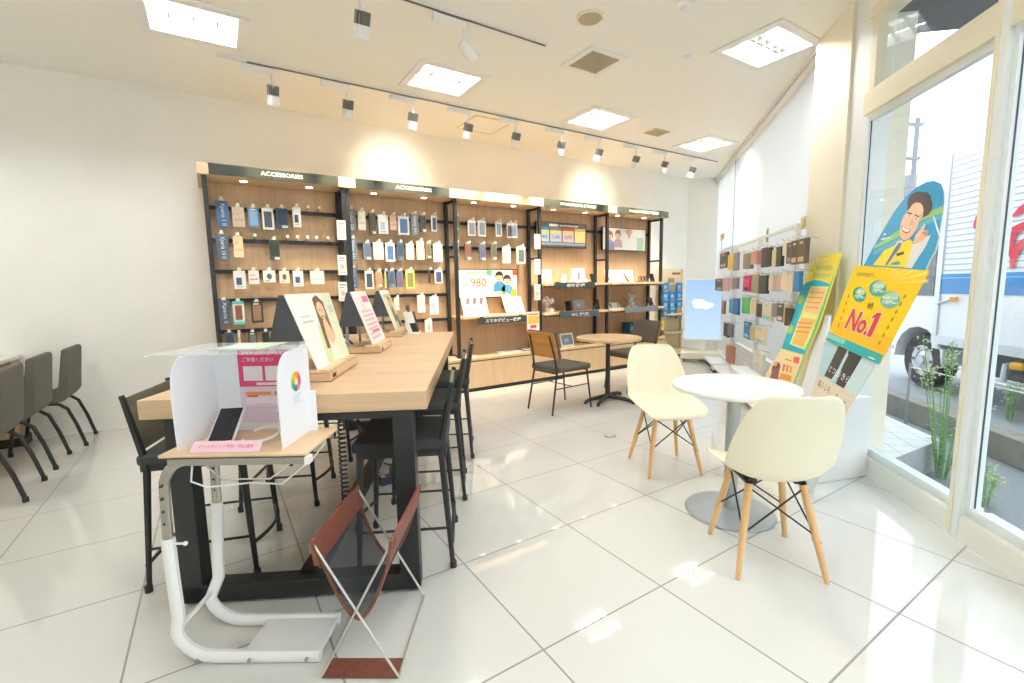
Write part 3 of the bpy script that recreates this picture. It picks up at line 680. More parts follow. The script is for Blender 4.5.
def hang_sign(p0, p1, y, tx, col, tcol, label):
    a = at_y(*p0, y); b = at_y(*p1, y); x0, x1 = sorted((a.x, b.x)); zc = (a.z+b.z)/2; h = .085
    fr = frame((x0, y-.02, zc-h/2), (1, 0, 0), (0, 0, 1)); w = x1-x0
    t = thing('shelf_sign', label, 'sign', ((x0+x1)/2, y, zc-h/2), 0, 'dark signs on the shelf edges')
    m = MB(mat('sign_%s' % (tx or 'blank'), col, .5)); m.prism([fr(0, 0), fr(w, 0), fr(w, h), fr(0, h)], (0, .012, 0)); m.bb((x0+.05, y-.01, zc+h/2-.01), (x0+.09, y+.03, zc+h/2+.012)); m.bb((x1-.09, y-.01, zc+h/2-.01), (x1-.05, y+.03, zc+h/2+.012)); m.build('sign_plate', t)
    if tx:
        m = MB(P(*tcol)); m.text(fr, tx, w*.15 if len(tx) > 5 else w*.28, h*.2, w*.88 if len(tx) > 5 else w*.74, h*.8, bold=.02); m.build('lettering', t)
hang_sign((477, 322), (525.5, 318), 3.84, 'スマホデビュー機種', (72, 74, 70), (246, 246, 240), 'long dark sign with nine white characters on the middle bay shelf')
hang_sign((554, 286), (594, 285), 3.77, '最新機種', (72, 76, 74), (244, 244, 240), 'dark sign with four white characters under the upper shelf of the fourth bay')
hang_sign((559, 315), (598, 313), 3.77, '4G 対応', (84, 92, 96), (226, 228, 228), 'dark sign with white characters under the lower shelf of the fourth bay')
hang_sign((624.5, 309), (657, 309), 3.77, '', (132, 136, 140), (210, 210, 210), 'grey blank sign under the lower shelf of the rightmost bay')

def leaflet_stand(a, y, w, h, lean, label, art, name='leaflet'):
    """thin board leaning back on a shelf, with a folded foot behind it"""
    ey = V((0, math.sin(lean), math.cos(lean))); fr = frame((a.x, y, a.z), (1, 0, 0), ey)
    t = thing(name, label, 'leaflet', (a.x+w/2, y, a.z))
    m = MB(P(244, 240, 228)); m.prism([fr(0, 0), fr(w, 0), fr(w, h), fr(0, h)], fr(0, 0, -.008)-fr(0, 0, 0))
    art(m, fr, w, h); m.build('printed_board', t)
    m = MB(P(220, 214, 200)); top = fr(w/2, h*.8, -.009)
    m.prism([top, (top.x, top.y+.1, a.z), (top.x, top.y-.02 if lean < .2 else y+.05, a.z)], (.004, 0, 0)); m.build('foot', t)
def art_a(m, fr, w, h):
    m.use(P(120, 110, 96)); 
    for k in range(3): m.poly([fr(w*(.15+.27*k), h*.62, .001), fr(w*(.26+.27*k), h*.55, .001), fr(w*(.36+.27*k), h*.9, .001), fr(w*(.22+.27*k), h*.93, .001)])
    m.use(P(216, 206, 180)); m.rect(fr, w*.3, h*.2, w*.9, h*.26); m.rect(fr, w*.3, h*.32, w*.8, h*.37); m.rect(fr, w*.2, h*.08, w*.9, h*.12)
def art_b(m, fr, w, h):
    m.use(P(150, 150, 146)); m.rect(fr, w*.3, h*.72, w*.55, h*.80); m.use(P(232, 190, 190)); m.rect(fr, w*.35, h*.28, w*.5, h*.5); m.rect(fr, w*.58, h*.28, w*.7, h*.5)
    m.use(P(90, 90, 96)); m.rect(fr, w*.15, h*.18, w*.8, h*.22)
f = Z(420, 260, 7.945)
def shelf_pt(x, y, z): 
    p = at_z(x, y, z); return p
p = at_y(*f(350, 402), 3.97); p.z = zs0; leaflet_stand(p, 3.97, .36, .26, .35, 'white leaflet board with three dark pictures, on the middle bay shelf', art_a)
p = at_y(*f(690, 405), 3.95); p.z = zs0; leaflet_stand(p, 3.95, .30, .26, .5, 'white leaflet board with small pink pictures, right end of the middle shelf', art_b)
# notices on the posts
def notice(p0, p1, y, arts, label, group, name='notice_card'):
    a = at_y(*p0, y); b = at_y(*p1, y); x0, x1 = sorted((a.x, b.x)); z0, z1 = sorted((a.z, b.z)); w = x1-x0; h = z1-z0
    fr = frame((x0, y, z0), (1, 0, 0), (0, 0, 1)); m = MB(P(240, 238, 234)); m.prism([fr(0, 0), fr(w, 0), fr(w, h), fr(0, h)], (0, .004, 0)); arts(m, fr, w, h)
    tag(m.build(name), label, 'notice', group)
def art_n(m, fr, w, h):
    m.use(P(222, 190, 186)); m.disc(fr, w*.5, h*.42, w*.26, ry=h*.14); m.rect(fr, w*.15, h*.1, w*.85, h*.16); m.use(P(150, 150, 160)); m.rect(fr, w*.15, h*.82, w*.85, h*.88); m.rect(fr, w*.15, h*.7, w*.7, h*.74)
for q, (y0, y1, lb) in enumerate(((220, 240, 'topmost white notice card on the black post between the two leftmost bays'), (255, 275, 'middle white notice card on the black post between the two leftmost bays'), (282, 301, 'lowest white notice card on the black post between the two leftmost bays'))):
    notice((336.5+q*.7, y0), (346.5+q*.7, y1), 3.856, art_n, lb, 'notice cards on the left post')
for q, (y0, y1, lb) in enumerate(((234, 249, 'topmost white notice card on the post beside the price board'), (259, 274.5, 'middle white notice card on the post beside the price board'), (284.5, 300, 'lowest white notice card on the post beside the price board'))):
    notice((534.3, y0), (540.5, y1), 3.856, art_n, lb, 'notice cards on the middle post')
def art_y(m, fr, w, h):
    m.use(P(244, 196, 88)); m.rect(fr, w*.05, h*.5, w*.95, h*.82); m.use(P(232, 140, 110)); m.rect(fr, w*.1, h*.86, w*.9, h*.93); m.use(P(226, 70, 90)); m.rect(fr, w*.25, h*.32, w*.75, h*.44)
    m.use(P(230, 200, 150)); m.rect(fr, w*.1, h*.1, w*.9, h*.13); m.rect(fr, w*.1, h*.18, w*.8, h*.21)
notice((527, 312), (539.5, 335), 3.79, art_y, 'cream and orange price flyer hanging at the end of the middle shelf', None, 'price_flyer')

# devices on the shelves
def phone_display(x, y, z, rz, label, hgt=.15, tilt=.55, body=(40, 42, 46), stand=(236, 234, 228)):
    t = thing('display_phone', label, 'phone', (x, y, z), rz, 'phones displayed on the shelves')
    m = MB(P(*stand)); m.prism([(-.035, -.03, 0), (-.035, .05, 0), (-.035, .045, .06), (-.035, .03, .065)], (.07, 0, 0)); m.build('stand', t, local=True)
    ey = V((0, math.sin(tilt), math.cos(tilt))); fr = frame((-.037, -.035, .008), (1, 0, 0), ey)
    m = MB(P(*body, .3)); m.prism([fr(0, 0), fr(.074, 0), fr(.074, hgt), fr(0, hgt)], fr(0, 0, -.009)-fr(0, 0, 0)); m.use(M_screen); m.rect(fr, .003, .008, .071, hgt-.008, .0006); m.build('handset', t, local=True, bevel=.002)
def tablet_display(x, y, z, rz, label, w=.24, h=.17, tilt=.45, border=(240, 240, 238), scr=(110, 130, 146)):
    t = thing('display_tablet', label, 'tablet', (x, y, z), rz, 'tablets displayed on the shelves')
    ey = V((0, math.sin(tilt), math.cos(tilt))); fr = frame((-w/2, -.05, .004), (1, 0, 0), ey)
    m = MB(P(*border, .35)); m.prism([fr(0, 0), fr(w, 0), fr(w, h), fr(0, h)], fr(0, 0, -.012)-fr(0, 0, 0)); m.build('casing', t, local=True, bevel=.004)
    m = MB(P(*scr, .12)); m.rect(fr, .022, .022, w-.022, h-.022, .001); m.use(P(170, 184, 192, .15)); m.rect(fr, w*.3, h*.35, w*.6, h*.6, .0015); m.build('screen', t, local=True)
    m = MB(P(200, 200, 196)); m.prism([(-.05, -.05, 0), (-.05, .08, 0), (-.05, .07, .02), (-.05, .02, h*.6)], (.1, 0, 0)); m.build('stand', t, local=True)
def info_card(x, y, z, w, h, label, art, tilt=.12):
    t = thing('info_card', label, 'card', (x, y, z), 0, 'cards standing on the shelves')
    ey = V((0, math.sin(tilt), math.cos(tilt))); fr = frame((-w/2, 0, .0), (1, 0, 0), ey)
    m = MB(P(246, 244, 240)); m.prism([fr(0, 0), fr(w, 0), fr(w, h), fr(0, h)], fr(0, 0, -.004)-fr(0, 0, 0)); art(m, fr, w, h)
    m.prism([(-w/2, -.0, 0), (w/2, -.0, 0), (w/2, .07, 0), (-w/2, .07, 0)], (0, 0, .004)); m.build('card', t, local=True)
def art_pk(m, fr, w, h): m.use(P(232, 178, 170)); m.disc(fr, w*.55, h*.4, w*.22, ry=h*.2); m.use(P(230, 206, 196)); m.rect(fr, w*.1, h*.75, w*.9, h*.85)
def art_ph(m, fr, w, h): m.use(P(120, 126, 140)); m.rect(fr, w*.42, h*.25, w*.62, h*.75); m.use(P(200, 200, 210)); m.rect(fr, w*.1, h*.85, w*.9, h*.92)
def art_wd(m, fr, w, h): m.use(P(90, 110, 136)); m.rect(fr, w*.07, h*.62, w*.13, h*.92); m.rect(fr, w*.07, h*.18, w*.13, h*.42); m.use(P(186, 200, 210)); m.disc(fr, w*.75, h*.6, h*.2); m.use(P(216, 220, 222)); m.rect(fr, w*.2, h*.7, w*.5, h*.76); m.rect(fr, w*.2, h*.3, w*.5, h*.36)
def atx(x, y, Y): return at_y(x, y, Y).x
yb, ym = 4.06, 3.92
info_card(atx(546, 265, yb), yb, zs1, .22, .2, 'white card with pink picture, left end of the upper shelf of the fourth bay', art_pk)
info_card(atx(579, 265, yb), yb, zs1, .25, .22, 'white card with a phone picture on the upper shelf of the fourth bay', art_ph)
info_card(atx(620, 265, yb), yb, zs1, .62, .2, 'wide white card with blue shapes on the upper shelf of the rightmost bay', art_wd)
phone_display(atx(564, 275, ym), ym, zs1, -.5, 'dark phone leaning on a stand between two white cards, fourth bay upper shelf', .17)
for q, (x, lb) in enumerate(((547, 'pale phone lying by the left end of the fourth bay upper shelf'), (573, 'pale phone lying below the phone card, fourth bay upper shelf'), (587, 'pale phone lying at the right end of the fourth bay upper shelf'))):
    phone_display(atx(x, 275, 3.88), 3.88, zs1, .2, lb, .13, 1.15, (222, 214, 196), (236, 230, 216))
phone_display(atx(593, 270, 3.95), 3.95, zs1, -.4, 'dark phone on a stand behind the last post of the fourth bay', .15)
phone_display(atx(627, 272, 3.92), 3.92, zs1, .5, 'blue grey phone on a stand, rightmost bay upper shelf', .16, .6, (110, 130, 146))
phone_display(atx(652, 272, 3.93), 3.93, zs1, -.45, 'dark phone on a stand at the right end of the upper shelf, rightmost bay', .15)
t = thing('wristband_display', 'row of dark wristbands on the upper shelf of the rightmost bay', 'display', (atx(643, 271, 3.95), 3.95, zs1))
m = MB(P(120, 112, 96)); m.bb((-.11, -.03, 0), (.11, .04, .02)); m.build('base', t, local=True)
for dx in (-.07, 0, .07):
    m = MB(P(66, 62, 54)); m.tube([(dx+.026*math.cos(a*math.pi/8), .0, .055+.036*math.sin(a*math.pi/8)) for a in range(16)], .008, 6, closed=True); m.build('wristband', t, local=True, smooth=60)
# lower shelf
t = thing('flower_ornament', 'white artificial flower ornament, left end of the fourth bay lower shelf', 'ornament', (atx(547, 300, 3.95), 3.95, zs2))
m = MB(P(210, 206, 200)); m.lathe([(0, 0), (.03, 0), (.035, .06), (.028, .07), (0, .07)], (0, 0, 0), 14); m.build('pot', t, local=True, smooth=40)
m = MB(P(226, 214, 210)); rr = random.Random(3)
for k in range(24):
    a = rr.uniform(0, 6.28); r = rr.uniform(.0, .095); z = .09+rr.uniform(0, .10)*(1-r*4)+.03
    m.sphere((r*math.cos(a), r*math.sin(a)*.6, z), rr.uniform(.014, .024), 7)
    m.tube([(0, 0, .06), (r*math.cos(a), r*math.sin(a)*.6, z)], .002, 4)
m.build('blossoms', t, local=True)
phone_display(atx(568, 300, ym), ym, zs2, -.5, 'dark phone on a stand left of the framed tablet, fourth bay lower shelf', .16)
tablet_display(atx(578, 298, 4.0), 4.0, zs2, .1, 'framed tablet leaning on the lower shelf of the fourth bay', .26, .17, .35, (120, 118, 112), (150, 146, 142))
phone_display(atx(597, 298, ym), ym, zs2, -.5, 'dark phone on a stand at the right end of the lower shelf, fourth bay', .17)
phone_display(atx(553, 306, 3.87), 3.87, zs2, .3, 'pale phone lying on the left of the fourth bay lower shelf', .13, 1.15, (214, 206, 190))
tablet_display(atx(614, 300, 3.95), 3.95, zs2, -.3, 'grey tablet lying back on the lower shelf of the rightmost bay', .2, .14, .9, (214, 212, 206), (120, 122, 124))
tablet_display(atx(633, 296, 3.93), 3.93, zs2, .4, 'blue grey tablet on the lower shelf below the rightmost picture board', .2, .15, .6, (150, 168, 178), (96, 110, 120))
phone_display(atx(651, 297, 3.92), 3.92, zs2, -.4, 'dark phone on a stand, right end of the lower shelf of the rightmost bay', .16)
t = thing('flower_ornament', 'small white artificial flowers behind the blue grey tablet, rightmost bay', 'ornament', (atx(630, 290, 4.08), 4.08, zs2))
m = MB(P(210, 206, 200)); m.lathe([(0, 0), (.025, 0), (.03, .07), (0, .07)], (0, 0, 0), 14); m.build('pot', t, local=True, smooth=40)
m = MB(P(226, 224, 220))
for k in range(24):
    a = rr.uniform(0, 6.28); r = rr.uniform(.0, .095); z = .09+rr.uniform(0, .10)*(1-r*4)+.03
    m.sphere((r*math.cos(a), r*math.sin(a)*.6, z), rr.uniform(.014, .024), 7)
    m.tube([(0, 0, .06), (r*math.cos(a), r*math.sin(a)*.6, z)], .002, 4)
m.build('blossoms', t, local=True)
# things on the low base
tablet_display(atx(566, 338, 3.93), 3.93, ZB, .05, 'white framed tablet on the base below the fourth bay shelves', .25, .19, .3)
t = thing('display_box', 'dark equipment box with blue top on the base, fourth bay', 'box', (atx(595, 333, 3.98), 3.98, ZB))
m = MB(P(60, 70, 78)); m.bb((-.17, -.08, 0), (.17, .1, .07)); m.build('body', t, local=True, bevel=.006); m = MB(P(86, 116, 136)); m.bb((-.15, -.05, .07), (.15, .08, .09)); m.build('lid', t, local=True)
t = thing('display_box', 'tall blue display box on the base of the rightmost bay', 'box', (atx(632, 325, 4.0), 4.0, ZB))
m = MB(P(44, 92, 120)); m.bb((-.14, -.08, 0), (.14, .08, .26)); m.build('body', t, local=True, bevel=.006); m = MB(P(150, 180, 196)); m.bb((-.1, -.083, .14), (.05, -.08, .2)); m.build('printed_label', t, local=True)
tablet_display(atx(626, 336, 3.86), 3.86, ZB, -.2, 'small white tablet beside the tall blue box, rightmost bay', .14, .1, .5)
def booklet(p, w, d, rz, col, label):
    o = MB(P(*col)); R = Matrix.Rotation(rz, 3, 'Z'); o.box((p.x, p.y, p.z+.006), (w, d, .012), R); o.use(P(236, 236, 234)); o.box((p.x, p.y, p.z+.0135), (w*.9, d*.9, .003), R); o.use(P(130, 150, 180)); o.box((p.x, p.y, p.z+.0155), (w*.4, d*.3, .0012), R)
    tag(o.build('booklet'), label, 'booklet', 'booklets on the low base')
booklet(V((atx(463, 345, 4.0), 3.98, ZB)), .26, .2, .5, (228, 226, 226), 'white booklet on the base below the middle bay, left end')
booklet(V((atx(507, 343, 3.98), 3.95, ZB)), .32, .16, .1, (236, 234, 230), 'white booklet on the base in front of the middle bay, right of centre')
booklet(V((atx(528, 342, 3.98), 3.98, ZB)), .2, .18, -.2, (88, 104, 120), 'blue grey booklet on the base below the orange price flyer')

# blue merchandise rack against the back wall
t = thing('merchandise_rack', 'white wire rack of blue packets right of the shelf bays', 'rack', (5.95, 4.32, 0))
ax, bx = atx(661.5, 300, 4.3), atx(682.5, 300, 4.3); zt = at_y(671, 269, 4.3).z
m = MB(P(226, 208, 172)); m.bb((ax, 4.30, .1), (ax+.03, 4.36, zt)); m.bb((bx-.03, 4.30, .1), (bx, 4.36, zt)); m.bb((ax, 4.33, .1), (bx, 4.345, zt)); m.bb((ax, 4.0, .04), (bx, 4.36, .1))
for xx in (ax+.03, bx-.03):
    for yy in (4.05, 4.3): m.lathe([(0, 0), (.022, .0), (.022, .04), (0, .04)], (xx, yy, 0), 10)
m.build('frame', t)
m = MB(P(232, 214, 178)); m.bb((ax+.03, 4.322, zt-.22), (bx-.03, 4.33, zt-.01)); m.use(P(170, 96, 80)); m.bb((ax+.3, 4.318, zt-.1), (bx-.06, 4.323, zt-.06)); m.build('header_card', t)
for z in (.42, .74): 
    m = MB(P(206, 196, 168)); m.bb((ax, 4.05, z-.01), (bx, 4.33, z+.006)); m.build('tray', t)
f = Z(600, 240, 7.945)
grid = [(495, 335), (495, 405), (495, 475), (495, 545), (548, 405), (548, 475), (548, 545), (605, 335), (605, 400), (605, 470)]
cl = {495: 'left', 548: 'middle', 605: 'right'}
cnt = {}
for gx, gy in grid:
    a = at_y(*f(gx, gy), 4.27); b = at_y(*f(gx+42, gy+64), 4.27); k = cnt.get(gx, 0); cnt[gx] = k+1
    package((a.x+b.x)/2, 4.25, b.z, a.z-.01, b.x-a.x, ('low', (62, 130, 196), (150, 196, 226)), 'blue packet in the %s column of the far rack, %s from the top' % (cl[gx], ORD[k]), 'blue packets on the far rack', 'blue_packet', 'packet')
for (gx, gy, w, h, c, lb) in ((545, 300, 40, 40, (180, 160, 120), 'small brown packet on the upper middle of the far rack'), (600, 560, 45, 60, (170, 140, 110), 'brown packet low on the right of the far rack')):
    a = at_y(*f(gx, gy), 4.27); b = at_y(*f(gx+w, gy+h), 4.27)
    package((a.x+b.x)/2, 4.25, b.z, a.z, b.x-a.x, ('band', c, (140, 110, 80)), lb, 'small brown packets', 'brown_packet', 'packet')
p = at_y(660, 330, 4.0)
m = MB(P(236, 214, 60)); m.box((p.x, 3.98, ZB+.17), (.13, .006, .17)); m.use(P(200, 170, 40)); m.disc(frame((p.x, 3.976, ZB+.17), (1, 0, 0), (0, 0, 1)), 0, 0, .04); m.use(P(90, 84, 70)); m.box((p.x, 4.0, ZB+.04), (.1, .08, .08)); tag(m.build('yellow_card'), 'yellow card on a small stand at the right end of the base', 'card')

# big portrait screen on a wheeled stand
tv_y = 3.5
a = at_y(682.5, 278.5, tv_y); b = at_y(722.5, 337.5, tv_y); cx = (a.x+b.x)/2; cz = (a.z+b.z)/2; w = b.x-a.x; h = a.z-b.z
yaw = -.97
t = thing('signage_screen', 'large white framed portrait screen showing a white cloud on pale blue, on a wheeled stand', 'screen', (cx, tv_y, 0), yaw)
w = .60
fr = frame((-w/2, -.04, cz-h/2), (1, 0, 0), (0, 0, 1))
m = MB(M_whitep); m.prism([fr(0, 0), fr(w, 0), fr(w, h), fr(0, h)], (0, .06, 0)); m.build('casing', t, local=True, bevel=.006)
def cloud_screen():
    m = bpy.data.materials.new('screen_picture'); m.use_nodes = True; nt = m.node_tree; bs = nt.nodes['Principled BSDF']
    tc = nt.nodes.new('ShaderNodeTexCoord'); sp = nt.nodes.new('ShaderNodeSeparateXYZ'); nt.links.new(tc.outputs['Object'], sp.inputs[0])
    r = nt.nodes.new('ShaderNodeValToRGB'); r.color_ramp.elements[0].color = (.56, .74, .93, 1); r.color_ramp.elements[1].color = (.36, .58, .86, 1)
    mr = nt.nodes.new('ShaderNodeMapRange'); mr.inputs['From Min'].default_value = cz-h/2; mr.inputs['From Max'].default_value = cz+h/2
    nt.links.new(sp.outputs['Z'], mr.inputs['Value']); nt.links.new(mr.outputs['Result'], r.inputs['Fac'])
    nt.links.new(r.outputs['Color'], bs.inputs['Emission Color']); bs.inputs['Emission Strength'].default_value = .85; bs.inputs['Base Color'].default_value = (.02, .02, .02, 1); bs.inputs['Roughness'].default_value = .3
    return m
m = MB(cloud_screen()); m.rect(fr, .022, .022, w-.022, h-.022, .001); 
m.use(mat('screen_cloud', (236, 244, 252), .4, emit=.9))
cl = []
for k in range(24):
    an = 2*math.pi*k/24; rx = .16+.025*math.sin(3*an+1); ry = .07+.014*math.sin(5*an)
    cl.append(fr(w*.40+rx*math.cos(an)+.03, h*.58+ry*math.sin(an)-.02*math.cos(an), .0015))
m.poly(cl); cl = []
for k in range(20):
    an = 2*math.pi*k/20; cl.append(fr(w*.34+.08*math.cos(an), h*.62+(.045+.01*math.sin(4*an))*math.sin(an), .0018))
m.poly(cl); m.build('screen', t, local=True)
m = MB(M_white); m.bb((-.05, -.01, .16), (.05, .06, cz)); m.bb((-.16, .02, cz-.2), (.16, .05, cz+.2)); m.build('column', t, local=True, bevel=.004)
m = MB(P(226, 222, 206)); m.bb((-.33, -.26, .06), (.33, .26, .16)); m.build('base', t, local=True, bevel=.01)
for sx in (-1, 1):
    for sy in (-1, 1):
        m = MB(P(120, 120, 118)); m.tube([(sx*.28-.012, sy*.22, .03), (sx*.28+.012, sy*.22, .03)], .03, 12); m.bb((sx*.28-.014, sy*.22-.01, .03), (sx*.28+.014, sy*.22+.02, .065)); m.build('caster', t, local=True, smooth=40)

# ------------------------------------------------------------------ two wire racks of cases before the blinds
DR = (W+N*.09).normalized(); NR = V((DR.y, -DR.x, 0))
def roff(w): return .02+.09*(w-1.8)
def rk(w, z, d=0.0): return win(w, roff(w), z)-NR*d       # d towards the room
ZR = 1.79
PR = rk(0, 0)
def rack(name, w0, w1, label, zt, z_low):
    t = thing('wire_rack', label, 'rack', rk((w0+w1)/2, 0), math.atan2(DR.y, DR.x), 'white wire racks of phone cases')
    m = MB(M_white)
    ws = [w0, w1] if w1-w0 < 1.3 else [w0, (w0+w1)/2, w1]
    for w in ws: m.bar(rk(w, 0), rk(w, zt), .04, .04, (DR.x, DR.y, 0))
    m.bar(rk(w0, zt-.015), rk(w1, zt-.015), .03, .03)
    m.bar(rk(w0, .13), rk(w1, .13), .03, .05)
    for w in ws: m.bar(rk(w, .06, .0), rk(w, .06, .26), .04, .04)
    m.build('frame', t)
    m = MB(M_white); n = int((w1-w0)/.05)
    for k in range(1, n): w = w0+(w1-w0)*k/n; m.bar(rk(w, .15), rk(w, zt-.02), .004, .004, (DR.x, DR.y, 0))
    z = .2
    while z < zt-.05: m.bar(rk(w0, z, .004), rk(w1, z, .004), .004, .004); z += .075
    m.build('wire_grid', t)
    m = MB(M_white); m.prism([rk(w0, .09, .02), rk(w1, .09, .02), rk(w1, .09, .26), rk(w0, .09, .26)], (0, 0, .02)); m.build('base_shelf', t)
    for w in ws:
        m = MB(P(70, 72, 72)); c = rk(w, .03, .23); m.tube([c-V((.012, 0, 0)), c+V((.012, 0, 0))], .03, 12); m.build('caster', t, smooth=40)
    return t
rw0, rw1 = 1.19, 3.66
R1 = rack('near', rw0, rw1, 'wide white wire rack of phone cases beside the pillar', ZR, .5)
R2 = rack('far', 3.78, 4.95, 'narrow white wire rack of phone cases beside the big screen', ZR+.02, .3)
m = MB(M_white); m.prism([rk(1.85, .112, .06), rk(2.5, .112, .06), rk(2.5, .112, .25), rk(1.85, .112, .25)], (0, 0, .2)); tag(m.build('storage_box', bevel=.008), 'white storage box on the bottom of the wide wire rack', 'box')
def rackpack(px, py, sc, rows, t, rname, which):
    for i, (x0, y0, x1, y1, st, look) in enumerate(rows):
        d = .12
        a = at_pl(px+x0/sc, py+y0/sc, PR-NR*d, NR); b = at_pl(px+x1/sc, py+y1/sc, PR-NR*d, NR); c = (a+b)/2
        wd = (V((a.x, a.y, 0))-V((b.x, b.y, 0))).length
        hh = at_pl(px+(x0+x1)/2/sc, py+y0/sc, PR-NR*d, NR).z; hl = at_pl(px+(x0+x1)/2/sc, py+y1/sc, PR-NR*d, NR).z
        o = MB(P(190, 190, 188)); q = V((c.x, c.y, hh+.0)); o.tube([q+NR*d+V((0, 0, .0)), q-NR*.01+V((0, 0, .022)), q-NR*.02+V((0, 0, .035))], .003, 5); o.build('hook', t)
        # package() wants ex pointing viewer-right: along -DR
        package2(c, hl, hh, wd, st, '%s, %s row of %s rack, %s from left' % (look, rname, which, ORD[i]), 'cases on the %s row of the %s wire rack' % (rname, which))
def package2(c, zb, zt, w, st, label, group):
    ex = -DR; n = ex.cross(V((0, 0, 1)))
    if n.dot(NR) > 0: n = -n
    st = st; kind = st[0]
    h = zt-zb; O = V((c.x, c.y, zb))-ex*(w/2); fr0 = frame(O, ex, (0, 0, 1))
    m = MB(P(*st[1])); m.prism([fr0(0, 0), fr0(w, 0), fr0(w, h), fr0(0, h)], -n*.03)
    s = 1 if fr0(0, 0, 1).dot(n) > fr0(0, 0, 0).dot(n) else -1
    if len(st) > 2:
        m.use(P(*st[2])); m.rect(fr0, w*.15, h*.08, w*.85, h*.28, .0012*s); m.rect(fr0, w*.3, h*.8, w*.7, h*.9, .0012*s)
    m.use(P(224, 224, 220)); m.prism([fr0(w*.3, h), fr0(w*.7, h), fr0(w*.7, h+.02), fr0(w*.3, h+.02)], -n*.002)
    o = m.build('phone_case_package'); tag(o, label, 'package', group)
BK = (50, 48, 46); OL = (136, 128, 102); IV = (228, 214, 190); PK = (206, 168, 156)
rackpack(700, 220, S8, [(160, 262, 212, 382, (0, (72, 66, 62), (200, 150, 140)), 'dark patterned phone case'), (222, 275, 262, 395, (0, (226, 200, 80)), 'yellow phone case'), (266, 262, 292, 402, (0, (146, 140, 140)), 'grey phone case')], R2, 'top', 'narrow')
rackpack(700, 220, S8, [(122, 468, 178, 562, (0, (84, 72, 62), (206, 160, 70)), 'dark brown case with gold print'), (182, 460, 220, 565, (0, (214, 168, 166)), 'pink phone case'), (226, 460, 256, 550, (0, (196, 180, 176)), 'pale mauve phone case'), (260, 460, 292, 545, (0, (140, 130, 140)), 'grey mauve phone case')], R2, 'second', 'narrow')
rackpack(700, 290, S8, [(172, 85, 188, 190, (0, (150, 110, 80)), 'narrow brown case'), (232, 72, 264, 185, (0, (60, 150, 180)), 'turquoise phone case'), (262, 65, 297, 195, (0, (46, 104, 170)), 'blue phone case')], R2, 'third', 'narrow')
rackpack(700, 290, S8, [(188, 262, 218, 370, (0, BK), 'black phone case'), (218, 265, 250, 368, (0, (120, 118, 118)), 'grey phone case')], R2, 'fourth', 'narrow')
rackpack(700, 290, S8, [(208, 442, 232, 575, (0, (190, 130, 110)), 'terracotta phone case'), (234, 440, 260, 580, (0, (176, 118, 100)), 'brown pink phone case')], R2, 'bottom', 'narrow')
rackpack(700, 220, S8, [(345, 268, 372, 388, (0, (150, 140, 112)), 'olive phone case'), (374, 264, 402, 388, (0, OL), 'darker olive phone case'), (408, 248, 448, 350, (0, (206, 150, 140)), 'pink phone case'), (450, 242, 488, 350, (0, (170, 116, 110)), 'dusty red phone case'),
   (490, 222, 524, 375, (0, (74, 66, 62)), 'dark brown phone case'), (526, 220, 556, 368, (0, BK), 'black phone case'), (574, 238, 602, 365, (0, (214, 196, 160)), 'sand phone case'), (604, 214, 638, 368, (0, (58, 56, 56)), 'charcoal phone case'),
   (658, 182, 684, 280, (0, IV), 'ivory phone case'), (690, 180, 728, 345, (0, (92, 84, 74), (150, 140, 120)), 'grey patterned phone case'), (730, 165, 768, 352, (0, (84, 74, 62), (214, 196, 150)), 'dark brown case with gold label'), (776, 150, 830, 346, (0, (104, 88, 72), (206, 186, 140)), 'wide brown phone case')], R1, 'top', 'wide')
rackpack(700, 220, S8, [(345, 440, 390, 570, (0, (216, 60, 104), (60, 60, 66)), 'bright pink phone case'), (412, 432, 464, 580, (0, (160, 150, 116)), 'olive phone case'), (466, 442, 492, 586, (0, (66, 62, 54)), 'dark brown phone case'), (494, 440, 522, 585, (0, (52, 60, 52)), 'dark green phone case'),
   (548, 442, 576, 560, (0, (220, 196, 180)), 'pale pink phone case'), (580, 440, 610, 565, (0, (186, 160, 146)), 'mauve phone case'), (612, 436, 640, 562, (0, (208, 170, 160)), 'rose phone case'), (646, 420, 686, 560, (0, IV), 'ivory phone case'), (690, 438, 732, 570, (0, (224, 204, 170)), 'cream phone case'), (746, 408, 780, 570, (0, (54, 130, 186)), 'blue phone case')], R1, 'second', 'wide')
rackpack(700, 290, S8, [(334, 58, 354, 185, (0, (80, 184, 90)), 'green phone case'), (356, 55, 380, 186, (0, (108, 200, 110)), 'light green phone case'), (400, 72, 440, 190, (0, (222, 206, 176)), 'cream phone case'), (450, 108, 488, 216, (0, (64, 60, 56)), 'black brown phone case'), (496, 102, 562, 245, (0, (226, 214, 188), (130, 204, 206)), 'cream case with turquoise ends'),
   (576, 106, 610, 215, (0, (134, 132, 132)), 'grey phone case'), (614, 106, 658, 250, (0, (86, 80, 78), (220, 210, 196)), 'dark grey case with pale label'), (668, 110, 700, 270, (0, (214, 198, 170)), 'sand phone case'), (676, 142, 712, 286, (0, (92, 76, 62)), 'brown phone case')], R1, 'third', 'wide')
rackpack(700, 290, S8, [(350, 250, 388, 386, (0, (50, 126, 170), (150, 210, 226)), 'blue phone case'), (396, 290, 436, 400, (0, (200, 186, 140)), 'olive cream phone case'), (440, 292, 505, 428, (0, (232, 214, 180), (130, 206, 204)), 'cream case with turquoise ends')], R1, 'fourth', 'wide')
rackpack(700, 290, S8, [(426, 492, 490, 620, (0, (226, 224, 206), (206, 204, 186)), 'pale cream case')], R1, 'bottom', 'wide')
